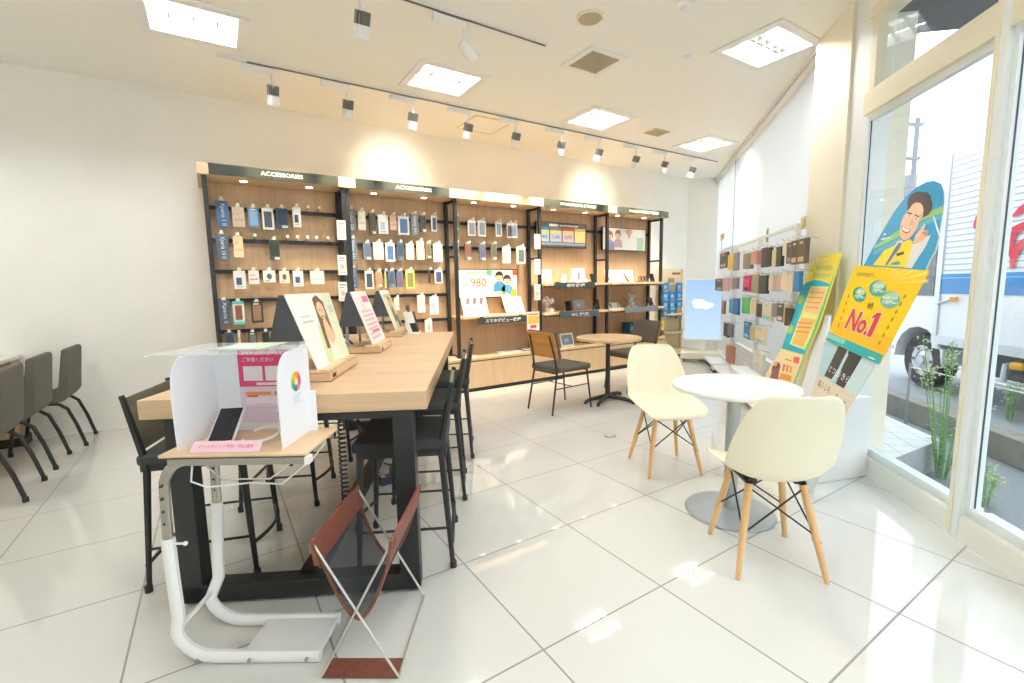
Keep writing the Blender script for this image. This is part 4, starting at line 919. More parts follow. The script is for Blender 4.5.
# little cards clipped on top of the racks
for (x, y, w, h, c, lb) in ((722, 237, .30, .10, (232, 206, 170), 'peach topper card above the narrow wire rack'), (767, 235.5, .07, .14, (170, 176, 150), 'green grey topper card above the middle of the wide wire rack'), (803, 223, .12, .10, (206, 196, 140), 'small yellow green topper ornament at the pillar end of the wide rack')):
    c0 = at_pl(x, y, PR-NR*.01, NR); m = MB(P(*c)); fr0 = frame(V((c0.x, c0.y, c0.z))+DR*(w/2), -DR, (0, 0, 1)); m.prism([fr0(0, -h/2), fr0(w, -h/2), fr0(w, h/2), fr0(0, h/2)], NR*.006)
    m.use(P(*[max(0, v-50) for v in c])); m.rect(fr0, w*.65, -h*.3, w*.92, h*.3, .001); m.use(M_hook); m.tube([fr0(w/2, -h/2), V((fr0(w/2, 0).x, fr0(w/2, 0).y, ZR-.03))], .003, 6); tag(m.build('topper_card'), lb, 'card', 'topper cards on the wire racks')
# ------------------------------------------------------------------ long high table
TU = V((.474, .8805, 0)).normalized(); TW = V((-TU.y, TU.x, 0))     # along, across (towards the left)
TR = V((-.195, .525, 0)); TH = .88; TL, TWD = 2.5, 1.12
def tb(u, w, z=0): return TR + TU*u + TW*w + V((0, 0, z))
t = thing('high_table', 'long high oak table on black steel frames in the middle of the shop', 'table', tb(TL/2, TWD/2), math.atan2(TU.y, TU.x))
m = MB(M_table); m.prism([tb(0, 0, TH-.078), tb(TL, 0, TH-.078), tb(TL, TWD, TH-.078), tb(0, TWD, TH-.078)], (0, 0, .078)); m.build('tabletop', t, bevel=.003)
w0, w1 = .10, TWD-.13
for u in (.04, TL-.12):
    m = MB(M_black)
    for w in (w0, w1): m.bar(tb(u, w, .014), tb(u, w, TH-.08), .085, .075, TU)
    m.bar(tb(u, w0-.0425, .05), tb(u, w1+.0425, .05), .075, .075); m.bar(tb(u, w0, TH-.095), tb(u, w1, TH-.095), .07, .03)
    for w in (w0, w1): m.lathe([(0, 0), (.02, 0), (.02, .014), (0, .014)], tb(u, w), 10)
    m.build('leg_frame', t, bevel=.003)
m = MB(M_black); m.bar(tb(.04, (w0+w1)/2, .05), tb(TL-.12, (w0+w1)/2, .05), .075, .075); m.build('floor_bar', t, bevel=.003)

def make_stool(label):
    """faces local -Y ... origin on the floor at the middle of the footprint; +Y is the back"""
    t = thing('bar_stool', label, 'bar stool', (0, 0, 0), 0, 'bar stools around the high table')
    s = .21; zs = .565
    for sx in (-1, 1):
        m = MB(M_black); m.tube([(sx*s, .215, .0), (sx*s, .212, .03), (sx*.195, .178, zs-.02), (sx*.195, .182, zs+.03), (sx*.20, .236, .875)], [.013, .011, .016, .017, .012], 6); m.lathe([(0, 0), (.016, 0), (.016, .03), (.012, .034), (0, .034)], (sx*s, .215, 0), 8); m.build('rear_leg', t, smooth=40, local=True)
        m = MB(M_black); m.tube([(sx*.205, -.215, 0), (sx*.205, -.213, .03), (sx*.185, -.185, zs)], [.013, .011, .018], 6); m.lathe([(0, 0), (.016, 0), (.016, .03), (.012, .034), (0, .034)], (sx*.205, -.215, 0), 8); m.build('front_leg', t, smooth=40, local=True)
    m = MB(M_black); m.box((0, 0, zs-.012), (.40, .40, .03)); m.build('seat_frame', t, local=True)
    m = MB(M_fab); m.box((0, -.005, zs+.026), (.43, .425, .046)); m.build('seat', t, bevel=.014, seg=3, local=True)
    ang = math.atan2(.050, .28); R = Matrix.Rotation(-ang, 3, 'X')
    m = MB(M_greyw); m.box((0, .210, .747), (.385, .018, .235), R); m.build('backrest', t, bevel=.004, local=True)
    m = MB(M_black)
    for sx in (-1, 1): m.tube([(sx*.203, .2, .19), (sx*.2, -.2, .19)], .006, 6)
    m.tube([(-.205, .213, .12), (.205, .213, .12)], .009, 6); m.build('stretcher', t, local=True)
    m = MB(M_black); m.tube([(-.2+.4*k/8, -.206-.05*math.sin(math.pi*k/8), .155+.0*k) for k in range(9)], .009, 6); m.build('foot_rail', t, smooth=60, local=True)
    return t
ANG = math.atan2(TU.y, TU.x)
# right-hand stools: back away from the table (towards -TW)
rightc = [V((-.147, .92, 0)), V((.21, 1.50, 0)), V((.575, 2.09, 0))]
leftc = [V((-.962, 1.352, 0)), V((-.575, 1.94, 0)), V((-.225, 2.56, 0))]
lab_r = ['black bar stool with dark seat, nearest on the right side of the high table', 'black bar stool, middle one on the right side of the high table', 'black bar stool, farthest on the right side of the high table']
lab_l = ['black bar stool with grey wooden back, left of the table behind the privacy booth', 'black bar stool, middle one on the left side of the high table, seen under it', 'black bar stool, farthest on the left side of the high table, mostly hidden']
s0 = make_stool(lab_r[0])
azr = math.atan2(-.5, .866)-math.pi/2 + math.radians(3)       # local +Y towards (.866,-.5)
s0.location = rightc[0]; s0.rotation_euler = (0, 0, azr)
for c, l in zip(rightc[1:], lab_r[1:]): dup(s0, c, azr, l)
for k, (c, l) in enumerate(zip(leftc, lab_l)): dup(s0, c, azr+math.pi+math.radians(8 if k == 0 else 2), l)

# tent-shaped display stands on the table
def tent(u0, w0, L, label, art, col=(246, 244, 238), fan=0.0):
    """wooden tray + dark tent board, sloping poster faces the right side of the table"""
    D = .30; o = tb(u0, w0, TH)
    t = thing('display_stand', label, 'display stand', o, ANG, 'tent display stands on the high table')
    # local: x along the table, y across to the left
    m = MB(M_maple if False else M_table); m.bb((0, 0, .004), (L, D, .04)); m.use(P(50, 44, 40)); m.bb((.004, .004, 0), (L-.004, D-.004, .004)); m.use(M_blackp); m.bb((L*.1, -.003, .012), (L*.18, .002, .03)); m.build('tray', t, local=True)
    m = MB(M_maple); m.prism([(.0, .01, .042), (.0, .10, .042), (0, .10, .056), (0, .01, .056)], (L, 0, 0)); m.build('ledge', t, local=True)
    z0, zt = .056, .40; yb, yt = .045, .170
    m = MB(M_dark); m.prism([(.01, yb+.058, z0+.12), (.01, yb+.215, z0+.12), (.01, yt+.032, zt-.004), (.01, yt+.010, zt-.004)], (L-.02, 0, 0)); m.build('tent_board', t, local=True)
    for xx in (.03, L-.045):
        m = MB(M_steel); m.bb((xx, D-.09, .04), (xx+.015, D-.075, .2)); m.build('strut', t, local=True)
    ex = V((1, 0, 0)); ey = V((0, yt-yb, zt-z0)); h = ey.length; fr = frame((0, yb, z0), ex, ey)
    m = MB(P(*col)); m.prism([fr(0, 0), fr(L, 0), fr(L+fan, h), fr(0, h)], fr(0, 0, -.006)-fr(0, 0, 0)); art(m, (lambda x, y, l=0.0: fr(x*(1+fan/L*y/h), y, l)), L, h); m.build('poster', t, local=True)
    m = MB(M_blackp); pts = [(.08, D*.75, .05), (.05, D*.9, .09), (.1, D*.95, .12), (.18, D*.85, .08), (.12, D*.7, .05)]; m.tube(pts, .006, 6); m.build('cable', t, local=True, smooth=60)
def art_woman(m, fr, w, h):
    m.use(P(226, 232, 200)); m.poly([fr(w*.62, 0, .001), fr(w, 0, .001), fr(w, h, .001), fr(w*.78, h, .001), fr(w*.55, h*.5, .001)])
    m.use(P(214, 226, 170)); m.poly([fr(w*.3, 0, .0012), fr(w*.7, 0, .0012), fr(w*.62, h*.5, .0012), fr(w*.4, h*.55, .0012)])
    m.use(P(120, 86, 60)); m.poly([fr(w*.42, h*.2, .0014), fr(w*.5, h*.92, .0014), fr(w*.62, h*.97, .0014), fr(w*.74, h*.86, .0014), fr(w*.74, h*.3, .0014), fr(w*.68, h*.2, .0014)])
    m.use(P(228, 190, 156)); m.disc(fr, w*.61, h*.74, w*.092, .0018, ry=h*.13); m.poly([fr(w*.5, h*.12, .0018), fr(w*.76, h*.12, .0018), fr(w*.72, h*.42, .0018), fr(w*.64, h*.62, .0018), fr(w*.57, h*.6, .0018), fr(w*.52, h*.4, .0018)])
    m.use(P(244, 236, 214)); m.poly([fr(w*.48, .005, .002), fr(w*.8, .005, .002), fr(w*.72, h*.3, .002), fr(w*.62, h*.22, .002), fr(w*.54, h*.32, .002)])
    m.use(P(120, 70, 60)); m.rect(fr, w*.57, h*.64, w*.65, h*.655, .0022); m.use(P(60, 44, 40)); m.disc(fr, w*.58, h*.74, w*.012, .0022, 8); m.disc(fr, w*.645, h*.74, w*.012, .0022, 8)
    m.use(P(206, 206, 206)); m.rect(fr, w*.1, h*.6, w*.34, h*.63); m.rect(fr, w*.1, h*.68, w*.3, h*.7); m.rect(fr, w*.82, h*.68, w*.95, h*.8, .0014)
def art_pink(m, fr, w, h):
    m.use(P(236, 120, 160)); m.rect(fr, w*.5, h*.78, w*.9, h*.9)
    m.use(P(238, 190, 200))
    for k in range(7): m.rect(fr, w*.12, h*(.08+.085*k), w*(.9 if k % 2 else .8), h*(.13+.085*k))
    m.use(P(236, 222, 222)); m.disc(fr, w*.4, h*.72, w*.14, .0014, ry=h*.1)
    m.use(P(226, 90, 130)); m.rect(fr, w*.3, h*.2, w*.8, h*.24, .0016)
def art_green(m, fr, w, h):
    m.use(P(206, 206, 150)); m.rect(fr, w*.1, h*.02, w*.95, h*.9)
    m.use(P(120, 104, 84)); m.poly([fr(w*.35, h*.2, .0014), fr(w*.5, h*.85, .0014), fr(w*.7, h*.8, .0014), fr(w*.66, h*.2, .0014)]); m.use(P(222, 190, 160)); m.disc(fr, w*.56, h*.66, w*.09, .0018, ry=h*.12)
    m.use(P(236, 232, 214)); m.rect(fr, w*.05, h*.05, w*.3, h*.8, .0016); m.use(P(110, 100, 120)); m.rect(fr, w*.62, h*.05, w*.9, h*.35, .0018)
def uw(x, y):
    p = at_z(x, y, TH)-TR; return p.dot(TU), p.dot(TW)
u, w = uw(330, 382); print('tent1', u, w); tent(u, w, .50, 'nearest tent display stand on the high table, poster of a long-haired woman', art_woman, fan=.12)
u, w = uw(381, 353); print('tent2', u, w); tent(u, w, .40, 'middle tent display stand on the high table, white and pink printed sheet', art_pink)
u, w = uw(402, 337); print('tent3', u, w); tent(u, w, .38, 'farthest tent display stand on the high table, yellow green picture', art_green)
u, w = uw(414, 333.5); o = tb(u, w, TH)
t = thing('leaflet_holder', 'white leaflet holder with black straps at the far end of the high table', 'leaflet holder', o, ANG)
m = MB(P(240, 240, 238)); m.bb((-.07, -.05, 0), (.1, .09, .02)); m.prism([(-.06, -.04, .02), (-.06, .05, .02), (-.06, .08, .2), (-.06, .03, .2)], (.13, 0, 0)); m.build('holder', t, local=True)
m = MB(P(40, 42, 44)); m.prism([(-.062, -.05, .01), (-.062, .0, .01), (-.062, .03, .1), (-.062, -.03, .1)], (.08, 0, 0)); m.bar((-.03, -.045, .04), (.03, .0, .2), .012, .006); m.build('strap', t, local=True)
m = MB(P(96, 90, 92)); m.bb((-.035, .03, .12), (.03, .06, .26)); m.build('black_leaflet', t, local=True); m = MB(P(236, 236, 236)); m.bb((-.065, .05, .04), (.07, .065, .21)); m.build('white_leaflet', t, local=True)
# coiled cable hanging from the table, plug box on the floor bar
c = at_y(341, 450, (tb(.5, .6)).y); p0 = tb(.42, .62, TH-.08)
m = MB(M_blackp); pts = []; q0 = at_z(340, 412, TH-.08)
for k in range(140):
    a = k*.95; z = TH-.079-.40*k/139; pts.append((q0.x+.014*math.cos(a), q0.y+.014*math.sin(a), z))
m.tube(pts, .0042, 5); tag(m.build('coiled_cable', smooth=60), 'black coiled cable hanging from under the high table', 'cable')
m = MB(P(54, 58, 78)); q = tb(1.15, .42, 0); m.box((q.x, q.y, .025), (.09, .07, .05)); m.use(P(210, 212, 214)); m.box((q.x-.02, q.y, .053), (.03, .03, .006)); m.use(P(40, 42, 50)); m.tube([q+V((.04, 0, .03)), q+V((.12, .03, .01)), q+V((.2, .1, .006)), tb(1.5, .5, .006)], .006, 6)
tag(m.build('power_tap', bevel=.004), 'dark blue power tap lying on the floor under the high table', 'power strip')

# ------------------------------------------------------------------ small C-shaped side table with the privacy booth
CU = V((.84, -.54, 0)).normalized(); CV = V((-CU.y, CU.x, 0)); CO = V((-1.06, .62, 0)); CH = .75
def ct(u, v, z=0): return CO + CU*u + CV*v + V((0, 0, z))
CANG = math.atan2(CU.y, CU.x)
t = thing('side_table', 'C-shaped white and chrome side table with a small maple top, near the camera', 'side table', CO, CANG)
m = MB(M_maple); m.bb((-.075, .045, CH-.012), (.43, .335, CH)); m.build('tabletop', t, bevel=.004, local=True)
m = MB(M_chrome); m.bb((-.04, .04, CH-.036), (.425, .07, CH-.0125)); m.bb((-.04, .30, CH-.034), (.425, .325, CH-.0125)); m.use(M_whitep); m.bb((.425, .038, CH-.038), (.44, .072, CH-.0125)); m.build('top_rail', t, local=True)
for v, nm in ((.06, 'near'), (.33, 'far')):
    vb = v-.04 if nm == 'near' else v-.13
    # chrome upper tube curving into the top rail
    a = [(-.075, v-.01, .42), (-.075, v, CH-.13)] + [(-.075+.09*(1-math.cos(k*math.pi/12)), v, CH-.13+.105*math.sin(k*math.pi/12)) for k in range(1, 7)]
    m = MB(M_chrome); m.tube(a, .0165, 8, sq=(1, .75)); 
    m.build('chrome_post', t, smooth=40, local=True)
    m = MB(P(60, 60, 58))
    for k in range(5): m.box((-.074, v-.017, .46+.045*k), (.008, .004, .008))
    m.build('height_hole', t, local=True)
    b = [(-.075, v-.01, .45), (-.06, (v+vb)/2, .16)] + [(-.06+.13*(1-math.cos(k*math.pi/12)), vb, .145-.12*math.sin(k*math.pi/12)) for k in range(0, 7)][1:] + [(.44, vb, .022)]
    m = MB(M_white); m.tube(b, .021, 8, sq=(1, .8)); m.build('white_leg', t, smooth=40, local=True)
    m = MB(M_whitep); m.tube([(-.055, v-.01, .43), (-.02, v-.01, .43)], .004, 6); m.sphere((-.015, v-.01, .43), .008, 8); m.build('adjusting_screw', t, smooth=40, local=True)
m = MB(M_white); m.bb((.17, .02, .022), (.44, .205, .036)); m.bar((-.05, .03, .13), (-.05, .2, .14), .012, .012); m.build('foot_plate', t, local=True)
for u in (.02, .2, .40):
    m = MB(M_steel); m.tube([(u, .003, .024), (u, -.006, .024)], .006, 8); m.build('screw', t, local=True)
m = MB(P(236, 236, 234)); m.tube([(.03, .06, CH-.04), (.02, .06, CH-.10), (.06, .08, CH-.13), (.2, .1, CH-.125), (.3, .12, CH-.14), (.38, .2, CH-.08), (.41, .25, CH-.035)], .0035, 6)
m.tube([(.03, .1, CH-.04), (.1, .1, CH-.11), (.26, .12, CH-.12), (.36, .22, CH-.05), (.38, .26, CH-.03)], .003, 6); m.build('white_cable', t, smooth=60, local=True)

t = thing('privacy_booth', 'white three-sided privacy booth with clear top and pink poster, on the small side table', 'privacy booth', ct(0, 0, CH), CANG)
BX0, BX1, BY0, BY1, BH = -.035, .335, .085, .325, .335
def side(x, h0, thick=.006):
    pr = [(BY0, 0), (BY0-.005, h0*.5)]
    for k in range(7):
        a = math.pi/2*k/6; pr.append((BY0+.0+.10*(1-math.cos(a)), h0*.72+(h0-h0*.72)*math.sin(a)))
    pr += [(BY1, h0), (BY1, 0)]
    return [V((x, y, z)) for y, z in pr]
M_foam = mat('white_foam_board', (242, 244, 250), .6)
m = MB(M_foam); m.prism(side(BX0, BH), (.006, 0, 0)); m.build('left_panel', t, local=True)
m = MB(M_foam); m.prism(side(BX1-.006, BH), (.006, 0, 0)); m.bb((BX1, BY1-.03, 0), (BX1+.03, BY1-.024, .16)); m.build('right_panel', t, local=True)
m = MB(M_foam); m.bb((BX0, BY1-.006, 0), (BX1, BY1, BH)); m.build('back_panel', t, local=True)
m = MB(M_acry); m.bb((BX0-.07, BY0-.01, BH+.001), (BX1+.02, BY1+.08, BH+.005)); 
m.use(P(190, 206, 170)); m.bb((BX0+.08, BY0+.09, BH+.0055), (BX1-.1, BY1+.05, BH+.0065)); m.use(P(214, 224, 230)); m.bb((BX0+.1, BY0+.11, BH+.0066), (BX1-.16, BY1-.02, BH+.0072))
m.build('clear_top', t, local=True)
fr = frame((.062, BY1-.0065, .03), (1, 0, 0), (0, 0, 1)); w = BX1-.006-.062; h = BH-.045
m = MB(P(232, 214, 232)); m.rect(fr, 0, 0, w, h, .0004)
m.use(P(228, 72, 122)); m.rect(fr, 0, h*.5, w, h, .0008)
m.use(P(246, 240, 244)); 
for k in range(3): m.rect(fr, w*(.07+.32*k), h*.58, w*(.35+.32*k), h*.78, .0012)
m.rect(fr, w*.25, h*.52, w*.9, h*.555, .0012); m.use(P(96, 96, 110)); m.use(P(214, 214, 214)); m.disc(fr, w*.80, h*.90, .028, .0012)
m.use(P(252, 246, 248)); m.text(fr, 'マイナンバーカードを', w*.06, h*.93, w*.66, h*.985, .0012); m.text(fr, 'ご準備ください', w*.07, h*.84, w*.52, h*.90, .0012)
m.use(P(236, 152, 66)); m.rect(fr, w*.08, h*.38, w*.45, h*.43, .0012); m.rect(fr, w*.5, h*.38, w*.92, h*.43, .0012); m.use(P(226, 70, 110)); m.rect(fr, w*.1, h*.355, w*.26, h*.38, .0012); m.rect(fr, w*.6, h*.355, w*.9, h*.38, .0012)
m.use(P(246, 232, 240)); m.rect(fr, w*.08, h*.26, w*.92, h*.355, .001); m.use(P(238, 190, 70)); m.rect(fr, w*.7, h*.25, w*.92, h*.29, .0014)
m.use(P(206, 190, 214)); m.rect(fr, w*.05, h*.2, w*.95, h*.21, .0012); m.use(P(150, 160, 140)); m.disc(fr, w*.55, h*.12, .008, .0012); m.disc(fr, w*.75, h*.12, .008, .0012)
m.build('pink_poster', t, local=True)
def logo(fr, x, y, r):
    m = MB(P(214, 216, 220)); m.rect(fr, x-r*1.15, y-r*2.3, x+r*1.15, y-r*2.22, .0006)
    seg = [(232, 76, 70), (240, 150, 50), (244, 206, 60), (150, 196, 70), (60, 160, 110), (50, 110, 170), (226, 120, 110), (206, 80, 120)]
    for k, c in enumerate(seg):
        a0 = 2*math.pi*k/8+.2; a1 = a0+2*math.pi/8; m.use(P(*c))
        m.poly([fr(x+rr_*math.cos(a), y+rr_*math.sin(a), .0008) for rr_, a in ((r*.42, a0), (r, a0), (r*1.06, (a0+a1)/2), (r, a1), (r*.42, a1))])
    m.use(P(244, 200, 70)); m.disc(fr, x, y, r*.4, .001); m.use(P(250, 250, 250)); m.disc(fr, x, y+r*.1, r*.2, .0014); m.rect(fr, x-r*.28, y-r*.3, x+r*.28, y-r*.1, .0014)
    m.use(P(190, 194, 200))
    for k in range(3): m.rect(fr, x-r*.9, y-r*(1.45+.28*k), x+r*(.9-.2*k), y-r*(1.38+.28*k), .0006)
    return m
logo(frame((BX1+.0002, BY0, 0), (0, 1, 0), (0, 0, 1)), .125, .215, .036).build('logo', t, local=True)
logo(frame((BX0+.0062, BY1, 0), (0, -1, 0), (0, 0, 1)), .14, .25, .026).build('logo', t, local=True)
t = thing('pink_sign', 'small pink sign lettered in red lying at the front of the privacy booth', 'sign', ct(.12, .075, CH), CANG)
ey = V((0, .75, .66)); fr = frame((-.10, -.012, .002), (1, 0, 0), ey); m = MB(P(246, 206, 218)); m.prism([fr(0, 0), fr(.24, 0), fr(.24, .044), fr(0, .044)], fr(0, 0, -.003)-fr(0, 0, 0)); m.build('card', t, local=True)
m = MB(P(222, 64, 110)); m.text(fr, 'マイナポイント予約・申込端末', .025, .014, .215, .030, .0008); m.build('lettering', t, local=True)
t = thing('smartphone', 'white smartphone with black screen propped up inside the privacy booth', 'phone', ct(.13, .19, CH), CANG)
ex = V((.96, .18, .0)).normalized(); ey = V((.46, .72, .42)).normalized(); ey = (ey-ex*ey.dot(ex)).normalized(); fr = frame((-.085, -.065, .016), ex, ey)
m = MB(P(238, 238, 240)); m.prism([fr(-.004, -.008), fr(.084, -.008), fr(.084, .165), fr(-.004, .165)], fr(0, 0, -.011)-fr(0, 0, 0)); m.build('body', t, bevel=.004, local=True)
m = MB(M_screen); m.rect(fr, .001, .002, .079, .158, .0012); m.build('screen', t, local=True)
m = MB(M_whitep); m.tube([fr(.04, -.01), fr(.04, -.03, -.01)], .008, 8); m.prism([fr(.02, .03, -.013), fr(.06, .03, -.013), fr(.06, .1, -.013), fr(.02, .1, -.013)], V((0, .03, -.02))); m.build('stand', t, local=True)
m = MB(P(240, 240, 240)); m.tube([(.075+.065*math.cos(a), .0+.05*math.sin(a), .022+.016*math.sin(a+.6)) for a in (2.4-.32*k for k in range(17))], .0055, 8); m.build('cable', t, smooth=60, local=True)

# ------------------------------------------------------------------ magazine rack
MO = V((-.69, .319, 0)); MUx = V((.83, -.56, 0)).normalized(); MVy = V((.56, .83, 0)).normalized()
def mr(x, y, z): return MO + MUx*x + MVy*y + V((0, 0, z))
t = thing('magazine_rack', 'folding magazine rack of dark mesh with brown leather edges on crossed steel rods', 'magazine rack', mr(.13, .22, 0), math.atan2(MUx.y, MUx.x))
MWd, ML, MH = .26, .41, .485
M_rod = mat('satin_steel_rod', (206, 204, 198), .3, metal=.8)
for y in (0, ML):
    m = MB(M_rod); m.tube([mr(0, y, .006), mr(MWd, y, MH)], .0045, 8); m.tube([mr(MWd, y, .006), mr(0, y, MH)], .0045, 8); m.build('crossed_rods', t, smooth=60)
for x, z in ((0, .006), (MWd, .006), (0, MH), (MWd, MH)):
    m = MB(M_rod); m.tube([mr(x, 0, z), mr(x, ML, z)], .0045, 8); m.build('rail', t, smooth=60)
def sag(s, y):   # cross-section of the hanging cloth, s 0..1
    x = -.004+(MWd+.008)*s; d = abs(2*s-1); return mr(x, y, .20+(MH-.20)*d**1.7)
m = MB(M_mesh); n = 20; vs = []; fs = []
for j, y in enumerate((.02, ML-.02)):
    for i in range(n+1): vs.append(sag(i/n, y))
for i in range(n): fs.append((i, i+1, n+2+i, n+1+i))
m.add(vs, fs); m.build('mesh_sling', t, smooth=80)
m = MB(M_leather)
for x, sg in ((0, 1), (MWd, -1)):
    m.prism([mr(x-.006, -.01, MH+.008), mr(x+.006, -.01, MH+.008), mr(x+.006+sg*.016, -.01, MH-.075), mr(x-.006+sg*.012, -.01, MH-.075)], MVy*(ML+.02))
m.build('leather_edge', t)
for y in (.02, ML-.02):
    m = MB(M_leather); m.tube([sag(i/24, y) for i in range(25)], .006, 6); m.build('leather_piping', t, smooth=60)
m = MB(M_leather); m.prism([mr(0, -.004, .002), mr(MWd, -.004, .002), mr(MWd, .075, .002), mr(0, .075, .002)], (0, 0, .006)); m.build('foot_strap', t)

# ------------------------------------------------------------------ moulded shell chairs and round white table
def shell_chair(label):
    """local -Y is the front"""
    t = thing('shell_chair', label, 'chair', (0, 0, 0), 0, 'cream shell chairs at the round table')
    # stations: (y, z, half width, edge curl)
    st = [(-.232, .408, .130, .004), (-.235, .416, .175, .006), (-.222, .430, .205, .012), (-.19, .438, .219, .022), (-.13, .436, .228, .038), (-.06, .430, .232, .052), (.02, .425, .234, .064), (.09, .424, .234, .074),
          (.145, .434, .233, .082), (.182, .462, .232, .088), (.203, .51, .231, .088), (.216, .565, .228, .080), (.230, .62, .222, .068), (.246, .685, .210, .055), (.262, .74, .195, .044), (.275, .79, .176, .034), (.283, .820, .158, .028), (.286, .836, .138, .024), (.287, .844, .108, .02)]
    NX = 14; vs = []; fs = []
    for i, (y, z, hw, cu) in enumerate(st):
        a = st[max(0, i-1)]; b = st[min(len(st)-1, i+1)]
        ty, tz = b[0]-a[0], b[1]-a[1]; L = math.hypot(ty, tz); ny, nz = -tz/L, ty/L     # towards the sitter
        for j in range(NX+1):
            s = -1+2*j/NX; c = cu*abs(s)**2.6
            vs.append((hw*s, y+ny*c, z+nz*c))
    for i in range(len(st)-1):
        for j in range(NX): k = i*(NX+1)+j; fs.append((k, k+1, k+NX+2, k+NX+1))
    m = MB(M_shell); m.add(vs, fs); o = m.build('shell', t, smooth=80, local=True)
    sm = o.modifiers.new('solid', 'SOLIDIFY'); sm.thickness = .008; sm.offset = 0
    ss = o.modifiers.new('sub', 'SUBSURF'); ss.levels = 1; ss.render_levels = 1
    m = MB(M_black)
    for sx in (-1, 1):
        m.box((sx*.115, -.02, .405), (.03, .22, .012)); m.box((sx*.10, -.09, .412), (.04, .04, .02)); m.box((sx*.10, .07, .412), (.04, .04, .02))
    m.bar((-.115, .0, .401), (.115, .0, .401), .03, .008)
    m.build('mounting_bracket', t, local=True)
    ft = [(-.185, -.19), (.185, -.19), (.185, .19), (-.185, .19)]; tp = [(-.115, -.115), (.115, -.115), (.115, .09), (-.115, .09)]
    for (fx, fy), (px_, py_) in zip(ft, tp):
        m = MB(M_beech); m.tube([(fx, fy, 0), (fx*.92+px_*.08, fy*.92+py_*.08, .035), ((fx+px_)/2, (fy+py_)/2, .2), (px_, py_, .40)], [.0105, .012, .016, .0165], 10); m.use(M_steel)
        for z in (.17, .375):
            k = z/.4; q = V((fx+(px_-fx)*k, fy+(py_-fy)*k, z)); d = V((fx, fy, 0)).normalized(); m.tube([q-d*.019, q+d*.019], .004, 6)
        m.build('leg', t, smooth=40, local=True)
    def lp(i, z): k = z/.4; return V((ft[i][0]+(tp[i][0]-ft[i][0])*k, ft[i][1]+(tp[i][1]-ft[i][1])*k, z))
    m = MB(M_black)
    for i, j in ((0, 1), (1, 2), (2, 3), (3, 0)):
        m.tube([lp(i, .19), lp(j, .385)], .0042, 6); m.tube([lp(j, .19), lp(i, .385)], .0042, 6)
    m.build('wire_brace', t, local=True)
    return t
c1 = shell_chair('cream shell chair with beech legs in the foreground, its back to the camera')
f1 = V((.62, .785, 0)); c1.location = (1.205, -.125, 0); c1.rotation_euler = (0, 0, math.atan2(f1.y, f1.x)+math.pi/2)
f2 = V((-.46, -.89, 0)); f2 = V((-.25, -.97, 0)) if False else f2
dup(c1, (1.712, .868, 0), math.atan2(f2.y, f2.x)+math.pi/2, 'cream shell chair with beech legs behind the round white table, facing the camera')
t = thing('round_table', 'round white table on a grey column with a flat disc foot', 'table', (1.485, .222, 0))
m = MB(mat('white_laminate', (246, 246, 244), .3)); m.lathe([(0, .712), (.312, .712), (.323, .718), (.326, .728), (.323, .736), (0, .738)], (1.485, .222, 0), 56); m.build('tabletop', t, smooth=30)
m = MB(M_grey); m.lathe([(0, .03), (.036, .03), (.036, .712), (0, .712)], (1.485, .222, 0), 28); m.build('column', t, smooth=30)
m = MB(M_grey); m.lathe([(0, 0), (.235, 0), (.238, .006), (.232, .014), (.05, .028), (0, .03)], (1.485, .222, 0), 48); m.build('foot_disc', t, smooth=30)
p = at_z(610, 436); m = MB(P(150, 148, 140, .4)); m.lathe([(0, 0), (.05, 0), (.05, .003), (0, .003)], p, 24); m.use(P(196, 194, 186, .4)); m.lathe([(0, .003), (.034, .003), (.034, .005), (0, .005)], p, 24); tag(m.build('floor_outlet'), 'round grey outlet cover in the floor near the far shell chair', 'floor outlet')

# ------------------------------------------------------------------ cafe table with two wooden-backed chairs
def cafe_chair(label):
    """faces local -Y"""
    t = thing('cafe_chair', label, 'chair', (0, 0, 0), 0, 'upholstered chairs at the small oak table')
    for sx in (-1, 1):
        m = MB(M_black); m.tube([(sx*.19, .29, 0), (sx*.175, .21, .42), (sx*.165, .235, .60), (sx*.15, .29, .80)], [.010, .011, .011, .010], 8); m.build('rear_leg', t, smooth=40, local=True)
        m = MB(M_black); m.tube([(sx*.20, -.26, 0), (sx*.18, -.21, .42)], [.009, .011], 8); m.build('front_leg', t, smooth=40, local=True)
    m = MB(M_black)
    for sx in (-1, 1): m.tube([(sx*.186, .24, .26), (sx*.189, -.23, .26)], .0055, 6)
    m.tube([(-.185, .0, .26), (.185, .0, .26)], .0055, 6); m.tube([(-.176, .21, .415), (.176, .21, .415)], .009, 6); m.tube([(-.178, -.2, .415), (.178, -.2, .415)], .009, 6)
    m.build('stretcher', t, local=True)
    m = MB(M_fabb); m.box((0, -.01, .452), (.44, .46, .06)); m.build('seat', t, bevel=.022, seg=3, local=True)
    R = Matrix.Rotation(-math.atan2(.055, .2), 3, 'X')
    m = MB(M_teak); m.box((0, .252, .70), (.42, .014, .27), R); m.build('back_board', t, bevel=.005, local=True)
    m = MB(M_fabb); m.box((0, .226, .705), (.425, .04, .28), R); m.build('back_pad', t, bevel=.015, seg=3, local=True)
    return t
k1 = cafe_chair('orange wood-backed chair with dark seat, left of the small round oak table')
k1.location = (2.13, 2.56, 0); k1.rotation_euler = (0, 0, math.atan2(.08, 1)+math.pi/2)
dup(k1, (3.42, 2.76, 0), math.atan2(.05, -1)+math.pi/2, 'grey upholstered chair behind the small oak table, facing left')
t = thing('cafe_table', 'small round oak table on a black four-armed pedestal', 'table', (2.80, 2.53, 0))
m = MB(M_table); m.lathe([(0, .68), (.35, .68), (.36, .684), (.36, .706), (.357, .71), (0, .71)], (2.80, 2.53, 0), 48); m.build('tabletop', t, smooth=30)
